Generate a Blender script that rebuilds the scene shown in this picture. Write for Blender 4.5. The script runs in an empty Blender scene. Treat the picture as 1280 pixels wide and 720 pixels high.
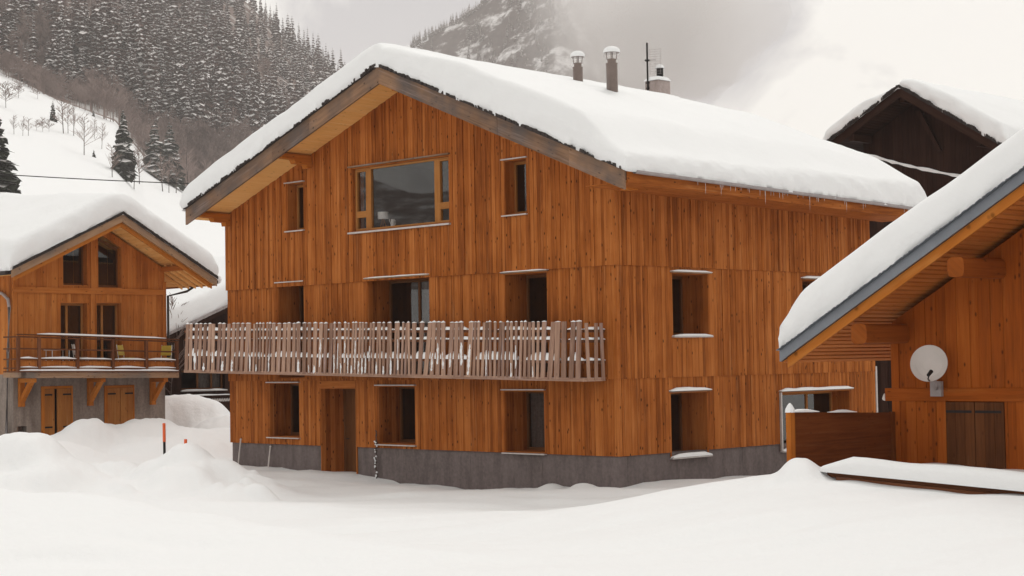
import bpy, math, random
import numpy as np
from mathutils import Vector as V
random.seed(7); rng = np.random.default_rng(11)
S = bpy.context.scene
COL = S.collection
R = math.radians

# ------------------------------------------------------------------ camera
YAW, PIT, ROLL, F = -.78, .0407, .0171, 2161.8      # solved from the house (focal length in 1280-wide pixels)
CP = V((27.4967, -31.3637, .5319))
FW = V((math.cos(PIT)*math.sin(YAW), math.cos(PIT)*math.cos(YAW), math.sin(PIT)))
_r = V((math.cos(YAW), -math.sin(YAW), 0)); _u = _r.cross(FW)
RT = _r*math.cos(ROLL) - _u*math.sin(ROLL); UP = _u*math.cos(ROLL) + _r*math.sin(ROLL)
FH = V((math.sin(YAW), math.cos(YAW), 0)); RH = _r

def U(px, py, ax, val):
    """point of the plane (axis = val) seen in that direction"""
    d = FW*F + RT*(px-640) - UP*(py-360)
    t = (val - CP[ax])/d[ax]
    return CP + d*t
def D(px, py, dep):
    return CP + (FW*F + RT*(px-640) - UP*(py-360))*(dep/F)
def hor(px):            # row of the horizon
    return 360 + math.tan(PIT)*F + math.tan(ROLL)*(px-640)

cam = bpy.data.cameras.new('camera'); co = bpy.data.objects.new('camera', cam); COL.objects.link(co)
from mathutils import Matrix
M3 = Matrix((RT, UP, -FW)).transposed().to_4x4(); M3.translation = CP
co.matrix_world = M3
cam.sensor_width = 36; cam.lens = F/1280*36; cam.clip_end = 12000; cam.clip_start = .5
S.camera = co

# ------------------------------------------------------------------ numpy noise
def _h(i, j, k):
    n = (i*374761393 + j*668265263 + k*1274126177) & 0x7fffffff
    n = ((n ^ (n >> 13))*1274126177) & 0x7fffffff
    return ((n ^ (n >> 16)) & 0xffff)/65535.0
def vnoise(x, y, z=0.0):
    x = np.asarray(x, float); y = np.asarray(y, float); z = np.zeros_like(x)+z
    i, j, k = np.floor(x).astype(np.int64), np.floor(y).astype(np.int64), np.floor(z).astype(np.int64)
    u, v, w = x-i, y-j, z-k
    u, v, w = u*u*(3-2*u), v*v*(3-2*v), w*w*(3-2*w)
    def L(a, b, t): return a+(b-a)*t
    return L(L(L(_h(i, j, k), _h(i+1, j, k), u), L(_h(i, j+1, k), _h(i+1, j+1, k), u), v),
             L(L(_h(i, j, k+1), _h(i+1, j, k+1), u), L(_h(i, j+1, k+1), _h(i+1, j+1, k+1), u), v), w)*2-1
def fbm(x, y, z=0.0, o=4):
    s, a = 0, .5
    for q in range(o):
        s = s + a*vnoise(np.asarray(x)*2**q+q*17.3, np.asarray(y)*2**q+q*5.1, np.asarray(z)*2**q+q*9.7); a *= .5
    return s

# ------------------------------------------------------------------ materials
def mat(name):
    m = bpy.data.materials.new(name); m.use_nodes = True
    nt = m.node_tree; nt.nodes.clear()
    out = nt.nodes.new('ShaderNodeOutputMaterial')
    return m, nt, out
def N(nt, t, **kw):
    n = nt.nodes.new(t)
    for k, v in kw.items():
        if k.startswith('i_'): n.inputs[k[2:].replace('_', ' ')].default_value = v
        elif k[0] == 'n' and k[1:].isdigit(): n.inputs[int(k[1:])].default_value = v
        else: setattr(n, k, v)
    return n
def ramp(nt, stops):
    n = nt.nodes.new('ShaderNodeValToRGB'); cr = n.color_ramp
    while len(cr.elements) < len(stops): cr.elements.new(.5)
    for e, (p, c) in zip(cr.elements, stops):
        e.position = p; e.color = (*c, 1) if len(c) == 3 else c
    return n
def principled(nt, out, **kw):
    b = N(nt, 'ShaderNodeBsdfPrincipled', **kw); nt.links.new(b.outputs[0], out.inputs[0]); return b

def wood(name, dark, mid, light, rough=.75, knots=.8, grey=None, gamt=0.0):
    m, nt, out = mat(name); L = nt.links.new
    uv = N(nt, 'ShaderNodeUVMap')
    at = N(nt, 'ShaderNodeAttribute', attribute_name='tone')
    sep = N(nt, 'ShaderNodeSeparateColor'); L(at.outputs['Color'], sep.inputs[0])
    mp = N(nt, 'ShaderNodeMapping'); mp.inputs['Scale'].default_value = (18, .9, 1); L(uv.outputs[0], mp.inputs[0])
    n1 = N(nt, 'ShaderNodeTexNoise', i_Scale=1.0, i_Detail=5.0, i_Roughness=.62, i_Distortion=.6); L(mp.outputs[0], n1.inputs['Vector'])
    n2 = N(nt, 'ShaderNodeTexNoise', i_Scale=1.1, i_Detail=3.0)
    tc = N(nt, 'ShaderNodeTexCoord'); L(tc.outputs['Object'], n2.inputs['Vector'])
    a = N(nt, 'ShaderNodeMath', operation='MULTIPLY_ADD', n1=.46, n2=0.0); L(sep.outputs[0], a.inputs[0])
    b = N(nt, 'ShaderNodeMath', operation='MULTIPLY_ADD', n1=1.15); L(n1.outputs[0], b.inputs[0]); L(a.outputs[0], b.inputs[2])
    c = N(nt, 'ShaderNodeMath', operation='MULTIPLY_ADD', n1=.55); L(n2.outputs[0], c.inputs[0]); L(b.outputs[0], c.inputs[2])
    d = N(nt, 'ShaderNodeMath', operation='SUBTRACT', n1=.585); L(c.outputs[0], d.inputs[0])
    cr = ramp(nt, [(.12, dark), (.5, mid), (.9, light)]); L(d.outputs[0], cr.inputs[0])
    # knots
    mk = N(nt, 'ShaderNodeMapping'); mk.inputs['Scale'].default_value = (9, 3.6, 1); L(uv.outputs[0], mk.inputs[0])
    vo = N(nt, 'ShaderNodeTexVoronoi', i_Scale=1.0, i_Randomness=1.0); L(mk.outputs[0], vo.inputs['Vector'])
    kr = ramp(nt, [(.08, (1, 1, 1)), (.2, (0, 0, 0))]); L(vo.outputs['Distance'], kr.inputs[0])
    vs = N(nt, 'ShaderNodeSeparateColor'); L(vo.outputs['Color'], vs.inputs[0])
    gt = N(nt, 'ShaderNodeMath', operation='GREATER_THAN', n1=.3); L(vs.outputs[0], gt.inputs[0])
    km = N(nt, 'ShaderNodeMath', operation='MULTIPLY'); L(kr.outputs[0], km.inputs[0]); L(gt.outputs[0], km.inputs[1])
    km2 = N(nt, 'ShaderNodeMath', operation='MULTIPLY', n1=knots); L(km.outputs[0], km2.inputs[0])
    mx = N(nt, 'ShaderNodeMix', data_type='RGBA'); L(km2.outputs[0], mx.inputs[0]); L(cr.outputs[0], mx.inputs[6])
    mx.inputs[7].default_value = (dark[0]*.22, dark[1]*.2, dark[2]*.2, 1)
    col = mx.outputs[2]
    if grey:
        n3 = N(nt, 'ShaderNodeTexNoise', i_Scale=.9, i_Detail=4.0); L(tc.outputs['Object'], n3.inputs['Vector'])
        gr = ramp(nt, [(.5-gamt*.5, (0, 0, 0)), (.72-gamt*.4, (1, 1, 1))]); L(n3.outputs[0], gr.inputs[0])
        m3 = N(nt, 'ShaderNodeMix', data_type='RGBA'); L(gr.outputs[0], m3.inputs[0]); L(col, m3.inputs[6]); m3.inputs[7].default_value = (*grey, 1)
        col = m3.outputs[2]
    mw = N(nt, 'ShaderNodeMapping'); mw.inputs['Scale'].default_value = (9, .35, 1); L(uv.outputs[0], mw.inputs[0])
    nw = N(nt, 'ShaderNodeTexNoise', i_Scale=1.0, i_Detail=4.0, i_Roughness=.7); L(mw.outputs[0], nw.inputs['Vector'])
    rw = ramp(nt, [(.56, (0, 0, 0)), (.74, (.55, .55, .55))]); L(nw.outputs[0], rw.inputs[0])
    m4 = N(nt, 'ShaderNodeMix', data_type='RGBA'); L(rw.outputs[0], m4.inputs[0]); L(col, m4.inputs[6]); m4.inputs[7].default_value = (min(1, light[0]*1.05), min(1, light[1]*1.35), min(1, light[2]*2.0), 1)
    rd = ramp(nt, [(.27, (.4, .4, .4)), (.40, (0, 0, 0))]); L(nw.outputs[0], rd.inputs[0])
    m5 = N(nt, 'ShaderNodeMix', data_type='RGBA'); L(rd.outputs[0], m5.inputs[0]); L(m4.outputs[2], m5.inputs[6]); m5.inputs[7].default_value = (dark[0]*.6, dark[1]*.55, dark[2]*.6, 1)
    col = m5.outputs[2]
    p = principled(nt, out, i_Roughness=rough); p.inputs['Specular IOR Level'].default_value = .07
    L(col, p.inputs['Base Color'])
    bp = N(nt, 'ShaderNodeBump', i_Strength=.35, i_Distance=.01); L(n1.outputs[0], bp.inputs['Height']); L(bp.outputs[0], p.inputs['Normal'])
    return m

def snowmat(name, scale=1.0, col=(.855, .86, .865)):
    m, nt, out = mat(name); L = nt.links.new
    tc = N(nt, 'ShaderNodeTexCoord')
    n1 = N(nt, 'ShaderNodeTexNoise', i_Scale=5.5*scale, i_Detail=6.0, i_Roughness=.6); L(tc.outputs['Object'], n1.inputs['Vector'])
    n2 = N(nt, 'ShaderNodeTexNoise', i_Scale=60*scale, i_Detail=2.0); L(tc.outputs['Object'], n2.inputs['Vector'])
    ad = N(nt, 'ShaderNodeMath', operation='MULTIPLY_ADD', n1=.12); L(n2.outputs[0], ad.inputs[0]); L(n1.outputs[0], ad.inputs[2])
    p = principled(nt, out, i_Roughness=.65); p.inputs['Base Color'].default_value = (*col, 1); p.inputs['Specular IOR Level'].default_value = .3
    bp = N(nt, 'ShaderNodeBump', i_Strength=.4, i_Distance=.045/scale); L(ad.outputs[0], bp.inputs['Height']); L(bp.outputs[0], p.inputs['Normal'])
    return m

def plain(name, col, rough=.6, metal=0.0, var=.25, scale=4.0, bump=.1, spec=.4, col2=None):
    m, nt, out = mat(name); L = nt.links.new
    tc = N(nt, 'ShaderNodeTexCoord')
    n1 = N(nt, 'ShaderNodeTexNoise', i_Scale=scale, i_Detail=5.0, i_Roughness=.6); L(tc.outputs['Object'], n1.inputs['Vector'])
    c2 = col2 or tuple(min(1, c*(1+var)) for c in col)
    cr = ramp(nt, [(.3, tuple(c*(1-var) for c in col)), (.7, c2)]); L(n1.outputs[0], cr.inputs[0])
    p = principled(nt, out, i_Roughness=rough, i_Metallic=metal); p.inputs['Specular IOR Level'].default_value = spec
    L(cr.outputs[0], p.inputs['Base Color'])
    if bump:
        bp = N(nt, 'ShaderNodeBump', i_Strength=bump, i_Distance=.02); L(n1.outputs[0], bp.inputs['Height']); L(bp.outputs[0], p.inputs['Normal'])
    return m

def concrete(name, col, stain):
    m, nt, out = mat(name); L = nt.links.new
    tc = N(nt, 'ShaderNodeTexCoord')
    mp = N(nt, 'ShaderNodeMapping'); mp.inputs['Scale'].default_value = (2.2, 2.2, .5); L(tc.outputs['Object'], mp.inputs[0])
    n1 = N(nt, 'ShaderNodeTexNoise', i_Scale=1.6, i_Detail=6.0, i_Roughness=.65); L(mp.outputs[0], n1.inputs['Vector'])
    n2 = N(nt, 'ShaderNodeTexNoise', i_Scale=14.0, i_Detail=4.0); L(tc.outputs['Object'], n2.inputs['Vector'])
    cr = ramp(nt, [(.32, stain), (.55, col), (.8, tuple(c*1.25 for c in col))]); L(n1.outputs[0], cr.inputs[0])
    mx = N(nt, 'ShaderNodeMix', data_type='RGBA', blend_type='OVERLAY'); mx.inputs[0].default_value = .35
    L(cr.outputs[0], mx.inputs[6]); L(n2.outputs[0], mx.inputs[7])
    p = principled(nt, out, i_Roughness=.85); L(mx.outputs[2], p.inputs['Base Color'])
    bp = N(nt, 'ShaderNodeBump', i_Strength=.25, i_Distance=.01); L(n2.outputs[0], bp.inputs['Height']); L(bp.outputs[0], p.inputs['Normal'])
    return m

def glassmat(name, refl=1.9, tint=(.55, .55, .55)):
    m, nt, out = mat(name); L = nt.links.new
    fr = N(nt, 'ShaderNodeFresnel', i_IOR=refl)
    tr = N(nt, 'ShaderNodeBsdfTransparent'); tr.inputs[0].default_value = (*tint, 1)
    gl = N(nt, 'ShaderNodeBsdfGlossy', i_Roughness=.015)
    ge = N(nt, 'ShaderNodeNewGeometry'); iv = N(nt, 'ShaderNodeMath', operation='SUBTRACT', n0=1.0); L(ge.outputs['Backfacing'], iv.inputs[1])
    fm_ = N(nt, 'ShaderNodeMath', operation='MULTIPLY'); L(fr.outputs[0], fm_.inputs[0]); L(iv.outputs[0], fm_.inputs[1])
    mx = N(nt, 'ShaderNodeMixShader'); L(fm_.outputs[0], mx.inputs[0]); L(tr.outputs[0], mx.inputs[1]); L(gl.outputs[0], mx.inputs[2])
    L(mx.outputs[0], out.inputs[0])
    return m

MT = {}
MT['clad'] = wood('larch_cladding', (.19, .049, .008), (.35, .102, .0185), (.48, .165, .041), knots=1.0)
MT['soffit'] = wood('soffit_boards', (.72, .36, .11), (.82, .43, .14), (.87, .5, .19), knots=.4)
MT['barge'] = wood('weathered_bargeboard', (.11, .065, .042), (.23, .135, .085), (.34, .2, .12), grey=(.12, .095, .085), gamt=.15)
MT['barge_light'] = wood('pale_weathered_board', (.17, .1, .06), (.3, .18, .11), (.4, .25, .15), grey=(.2, .16, .135), gamt=.1)
MT['slat'] = wood('grey_balcony_slats', (.18, .10, .07), (.34, .205, .148), (.5, .32, .23), knots=.3)
MT['orange'] = wood('oiled_spruce', (.32, .092, .013), (.44, .14, .022), (.52, .19, .038), knots=.6)
MT['right_clad'] = wood('red_brown_boards', (.21, .048, .006), (.315, .073, .008), (.4, .106, .015), knots=.8)
MT['right_dark'] = wood('dark_stained_boards', (.085, .022, .006), (.14, .037, .009), (.18, .052, .013), knots=.3)
MT['shutter'] = wood('dark_shutter_boards', (.085, .03, .011), (.13, .046, .016), (.17, .064, .023), knots=.3)
MT['frame'] = wood('window_frame_wood', (.28, .11, .03), (.38, .16, .045), (.45, .21, .07), knots=.1)
MT['frame_dark'] = wood('dark_frame_wood', (.10, .04, .015), (.15, .06, .022), (.19, .08, .03), knots=.1)
MT['darkwood'] = wood('old_dark_timber', (.022, .01, .007), (.035, .016, .011), (.05, .024, .016), knots=.2)
MT['railwood'] = wood('brown_rail_wood', (.08, .03, .014), (.15, .055, .025), (.2, .08, .04), knots=.3)
MT['tile'] = plain('dark_roof_edge', (.04, .03, .027), .8, scale=9, bump=.3)
MT['snow'] = snowmat('snow')
MT['roofsnow'] = snowmat('roof_snow_surface', .8)
MT['concrete'] = concrete('grey_plinth_concrete', (.145, .113, .108), (.10, .077, .072))
MT['render'] = concrete('old_lime_render', (.25, .2, .17), (.16, .12, .1))
MT['sheet'] = plain('grey_sheet_metal', (.2, .215, .24), .45, .6, var=.12, scale=1.5, bump=.02)
MT['gutter'] = plain('zinc_gutter', (.34, .30, .295), .5, .1, var=.15, scale=3)
MT['steel'] = plain('flue_steel', (.2, .16, .145), .22, .9, var=.15, scale=2, bump=.02)
MT['sill'] = plain('frosted_sill_metal', (.52, .48, .46), .5, .2, var=.15, scale=6)
MT['black'] = plain('black_iron', (.015, .012, .011), .6, .3)
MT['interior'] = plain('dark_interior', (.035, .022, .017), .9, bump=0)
MT['curtain'] = plain('net_curtain', (.14, .12, .11), .9, scale=12)
MT['glass'] = glassmat('window_glass', 1.95, (.9, .9, .9))
MT['orange_paint'] = plain('orange_paint', (.75, .12, .03), .5, var=.1)
MT['white_paint'] = plain('white_paint', (.72, .7, .67), .5, var=.06)
MT['dish'] = plain('dish_enamel', (.56, .51, .48), .5, var=.06, scale=3, bump=.02)
MT['yellow'] = plain('yellow_seat', (.55, .4, .05), .6, var=.12)
MT['needle'] = plain('spruce_needles', (.035, .04, .026), .9, var=.45, scale=.3, bump=0)
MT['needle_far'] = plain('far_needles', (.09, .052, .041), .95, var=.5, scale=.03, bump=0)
MT['bark'] = plain('bark', (.075, .052, .043), .9, var=.35, scale=3)
MT['twig'] = plain('bare_twigs', (.18, .115, .096), .9, var=.3, scale=.12, bump=0, col2=(.36, .27, .24))
MT['treesnow'] = plain('snow_on_branches', (.9, .87, .86), .8, var=.06, scale=1, bump=0)
MT['right_soffit'] = wood('right_soffit_boards', (.42, .13, .026), (.5, .16, .034), (.57, .2, .05), knots=.3)
MT['soft_clad'] = wood('honey_boards', (.29, .087, .017), (.44, .143, .03), (.54, .2, .05), knots=.7)
MT['right_beam'] = wood('brown_beam', (.2, .05, .008), (.29, .075, .012), (.35, .10, .018), knots=.5)
MT['shutter_light'] = wood('pale_shutter_boards', (.28, .10, .025), (.37, .145, .038), (.44, .19, .055), knots=.5)
MT['groundsnow'] = snowmat('ground_snow', .6)
def icemat():
    m, nt, out = mat('clear_ice'); tr = N(nt, 'ShaderNodeBsdfTransparent'); p = N(nt, 'ShaderNodeBsdfPrincipled', i_Roughness=.12)
    p.inputs['Base Color'].default_value = (.75, .74, .74, 1); mx = N(nt, 'ShaderNodeMixShader', n0=.45)
    nt.links.new(tr.outputs[0], mx.inputs[1]); nt.links.new(p.outputs[0], mx.inputs[2]); nt.links.new(mx.outputs[0], out.inputs[0]); return m
MT['ice'] = icemat()
def patchy(name, dark, dark2, snow, scale, lo, hi):
    m, nt, out = mat(name); L = nt.links.new; tc = N(nt, 'ShaderNodeTexCoord')
    n1 = N(nt, 'ShaderNodeTexNoise', i_Scale=scale, i_Detail=8.0, i_Roughness=.68); L(tc.outputs['Object'], n1.inputs['Vector'])
    n2 = N(nt, 'ShaderNodeTexNoise', i_Scale=scale*3.1, i_Detail=6.0, i_Roughness=.7); L(tc.outputs['Object'], n2.inputs['Vector'])
    c1 = ramp(nt, [(.35, dark), (.65, dark2)]); L(n2.outputs[0], c1.inputs[0]); c2 = ramp(nt, [(lo, (0, 0, 0)), (hi, (1, 1, 1))]); L(n1.outputs[0], c2.inputs[0])
    mx = N(nt, 'ShaderNodeMix', data_type='RGBA'); L(c2.outputs[0], mx.inputs[0]); L(c1.outputs[0], mx.inputs[6]); mx.inputs[7].default_value = (*snow, 1)
    p = principled(nt, out, i_Roughness=.95); p.inputs['Specular IOR Level'].default_value = .1; L(mx.outputs[2], p.inputs['Base Color']); return m
MT['forest_floor'] = patchy('forest_floor', (.15, .105, .09), (.2, .145, .125), (.7, .68, .67), .035, .5, .62)
MT['rock'] = patchy('wooded_rock', (.045, .033, .03), (.10, .075, .068), (.75, .74, .74), .022, .52, .62)
MT['chimney'] = concrete('chimney_render', (.4, .33, .31), (.3, .24, .22))
MT['lace'] = plain('white_lattice', (.6, .56, .54), .7, var=.1)

# ------------------------------------------------------------------ mesh builder
class MB:
    def __init__(s): s.v = []; s.f = []; s.m = []; s.t = []; s.uv = []
    def poly(s, pts, m=0, tone=None, along=None, off=None):
        b = len(s.v); s.v += [tuple(p) for p in pts]; s.f.append(tuple(range(b, b+len(pts)))); s.m.append(m)
        s.t.append(random.random() if tone is None else tone)
        a = V(along) if along is not None else V((0, 0, 1))
        if off is None: off = (0, 0)
        for p in pts:
            p = V(p); q = p.dot(a); r = p-a*q
            s.uv.append((r.x*.83+r.y*.79+r.z*.91+off[0], q+off[1]))
    def box(s, o, x, y, z, m=0, tone=None, along=None):
        o, x, y, z = V(o), V(x), V(y), V(z)
        if x.cross(y).dot(z) < 0: o = o+x; x = -x
        if tone is None: tone = random.random()
        if along is None: along = max((x, y, z), key=lambda q: q.length).normalized()
        off = (random.random()*40, random.random()*40)
        c = [o, o+x, o+x+y, o+y, o+z, o+x+z, o+x+y+z, o+y+z]
        for f in ((0, 3, 2, 1), (4, 5, 6, 7), (0, 1, 5, 4), (1, 2, 6, 5), (2, 3, 7, 6), (3, 0, 4, 7)):
            s.poly([c[i] for i in f], m, tone, along, off)
    def prism(s, pts, ex, m=0, tone=None, along=None):
        pts = [V(p) for p in pts]; ex = V(ex)
        n = V((0, 0, 0))
        for i in range(1, len(pts)-1): n += (pts[i]-pts[0]).cross(pts[i+1]-pts[0])
        if n.dot(ex) > 0: pts = pts[::-1]
        if tone is None: tone = random.random()
        off = (random.random()*40, random.random()*40)
        s.poly(pts, m, tone, along, off); s.poly([p+ex for p in pts][::-1], m, tone, along, off)
        k = len(pts)
        for i in range(k):
            a, b = pts[i], pts[(i+1) % k]
            s.poly([b, a, a+ex, b+ex], m, tone, along, off)
    def bar(s, a, b, w, h, m=0, tone=None, up=(0, 0, 1)):
        a, b = V(a), V(b); d = b-a; x = d.normalized().cross(V(up))
        if x.length < 1e-4: x = V((1, 0, 0))
        x.normalize(); u = x.cross(d.normalized())
        s.box(a-x*w/2-u*h/2, x*w, d, u*h, m, tone, d.normalized())
    def tube(s, pts, rad, n=8, m=0, tone=None, cap=True):
        pts = [V(p) for p in pts]
        if not hasattr(rad, '__len__'): rad = [rad]*len(pts)
        if tone is None: tone = random.random()
        rings = []
        for i, p in enumerate(pts):
            d = (pts[min(i+1, len(pts)-1)]-pts[max(i-1, 0)]).normalized()
            x = d.cross(V((0, 0, 1)));
            if x.length < .05: x = d.cross(V((1, 0, 0)))
            x.normalize(); y = d.cross(x)
            rings.append([p+(x*math.cos(2*math.pi*k/n)+y*math.sin(2*math.pi*k/n))*rad[i] for k in range(n)])
        for a, b in zip(rings, rings[1:]):
            for k in range(n):
                s.poly([a[k], a[(k+1) % n], b[(k+1) % n], b[k]], m, tone)
        if cap:
            s.poly(rings[0][::-1], m, tone); s.poly(rings[-1], m, tone)
    def lathe(s, c, prof, n=20, m=0, axis=(0, 0, 1)):
        c = V(c); a = V(axis).normalized(); x = a.cross(V((.3, .9, .1))).normalized(); y = a.cross(x); tone = .5
        rings = [[c+a*z+(x*math.cos(2*math.pi*k/n)+y*math.sin(2*math.pi*k/n))*max(r, 1e-4) for k in range(n)] for r, z in prof]
        for p, q in zip(rings, rings[1:]):
            for k in range(n): s.poly([p[k], p[(k+1) % n], q[(k+1) % n], q[k]], m, tone)
    def grid(s, P, m=0, flip=False):
        nu, nv = P.shape[:2]; b = len(s.v)
        s.v += [tuple(p) for p in P.reshape(-1, 3)]
        for i in range(nu-1):
            for j in range(nv-1):
                q = [b+i*nv+j, b+(i+1)*nv+j, b+(i+1)*nv+j+1, b+i*nv+j+1]
                if flip: q = q[::-1]
                s.f.append(tuple(q)); s.m.append(m); s.t.append(.5); s.uv += [(0, 0)]*4
    def build(s, name, mats, parent=None, smooth=False, merge=False):
        me = bpy.data.meshes.new(name); me.from_pydata(s.v, [], s.f)
        for q in (mats if isinstance(mats, (list, tuple)) else [mats]): me.materials.append(MT[q])
        me.polygons.foreach_set('material_index', s.m)
        uv = me.uv_layers.new(name='UVMap'); uv.data.foreach_set('uv', np.array(s.uv, 'f').ravel())
        ca = me.color_attributes.new('tone', 'FLOAT_COLOR', 'CORNER')
        tt = np.repeat(np.array(s.t, 'f'), [len(f) for f in s.f]); c = np.ones((len(tt), 4), 'f'); c[:, 0] = c[:, 1] = c[:, 2] = tt
        ca.data.foreach_set('color', c.ravel())
        if merge:
            import bmesh
            bm = bmesh.new(); bm.from_mesh(me); bmesh.ops.remove_doubles(bm, verts=bm.verts, dist=1e-4); bm.to_mesh(me); bm.free()
        if smooth: me.polygons.foreach_set('use_smooth', [True]*len(me.polygons))
        me.update()
        o = bpy.data.objects.new(name, me); COL.objects.link(o)
        if parent is not None:
            o.parent = parent; o.matrix_parent_inverse = parent_inv(parent)
        return o
def parent_inv(p):
    m = Matrix.Identity(4); q = p
    loc = V((0, 0, 0))
    while q is not None: loc += q.location; q = q.parent
    return Matrix.Translation(-loc) if p.type == 'EMPTY' else Matrix.Identity(4)
def tag(o, label=None, cat=None, group=None, kind=None):
    if label: o['label'] = label
    if cat: o['category'] = cat
    if group: o['group'] = group
    if kind: o['kind'] = kind
    return o
def empty(name, loc, label, cat, group=None):
    o = bpy.data.objects.new(name, None); COL.objects.link(o); o.location = loc; o.empty_display_size = .3
    return tag(o, label, cat, group)

def fast_mesh(name, verts, quads, mi, mats, parent=None, smooth=False):
    me = bpy.data.meshes.new(name); verts = np.asarray(verts, 'f'); quads = np.asarray(quads, np.int32)
    me.vertices.add(len(verts)); me.vertices.foreach_set('co', verts.ravel())
    k = quads.shape[1]
    me.loops.add(quads.size); me.loops.foreach_set('vertex_index', quads.ravel())
    me.polygons.add(len(quads)); me.polygons.foreach_set('loop_start', np.arange(0, quads.size, k, dtype=np.int32))
    me.polygons.foreach_set('loop_total', np.full(len(quads), k, np.int32))
    for q in mats: me.materials.append(MT[q])
    if mi is not None: me.polygons.foreach_set('material_index', np.asarray(mi, np.int32))
    if smooth: me.polygons.foreach_set('use_smooth', np.ones(len(quads), bool))
    me.update(calc_edges=True); me.validate()
    o = bpy.data.objects.new(name, me); COL.objects.link(o)
    if parent is not None: o.parent = parent; o.matrix_parent_inverse = parent_inv(parent)
    return o

# ------------------------------------------------------------------ facade of vertical boards
def facade(mb, o, sd, nd, s0, s1, zb, zt, opens, wmin=.07, wmax=.155, depth=.12, relief=.018, m=0):
    """boards from zb(s) to zt(s), outer face near plane o; nd points outwards"""
    o, sd, nd = V(o), V(sd), V(nd)
    fb = zb if callable(zb) else (lambda s: zb)
    ft = zt if callable(zt) else (lambda s: zt)
    s = s0
    cuts = sorted({c for op in opens for c in op[:2] if s0 < c < s1})
    while s < s1-1e-4:
        w = random.uniform(wmin, wmax); e = min(s+w, s1)
        if s1-e < wmin*.5: e = s1
        tone = random.random()**1.1; rel = random.random()*relief
        ed = [s]+[c for c in cuts if s+.004 < c < e-.004]+[e]
        for a, b in zip(ed, ed[1:]):
            mid = (a+b)/2
            iv = [(None, None)]
            spans = sorted([(op[2], op[3]) for op in opens if op[0]-1e-3 <= mid <= op[1]+1e-3], key=lambda q: q[0])
            segs = []; cur = None
            for z0, z1 in spans:
                segs.append((cur, z0)); cur = z1
            segs.append((cur, None))
            g0, g1 = a+(.003 if a == s else 0), b-(.003 if b == e else 0)
            for z0, z1 in segs:
                q = []
                for ss in (g0, g1):
                    e0, e1 = (z0(ss) if callable(z0) else z0), (z1(ss) if callable(z1) else z1)
                    lo = fb(ss) if e0 is None else max(e0, fb(ss)); hi = ft(ss) if e1 is None else min(e1, ft(ss))
                    q.append((lo, hi))
                if max(h-l for l, h in q) < .01: continue
                q = [(l, max(h, l+.002)) for l, h in q]
                P = lambda ss, z: o+sd*ss+V((0, 0, z))+nd*rel
                mb.prism([P(g0, q[0][0]), P(g1, q[1][0]), P(g1, q[1][1]), P(g0, q[0][1])], -nd*(depth+rel), m, tone, (0, 0, 1))
        s = e

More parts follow.
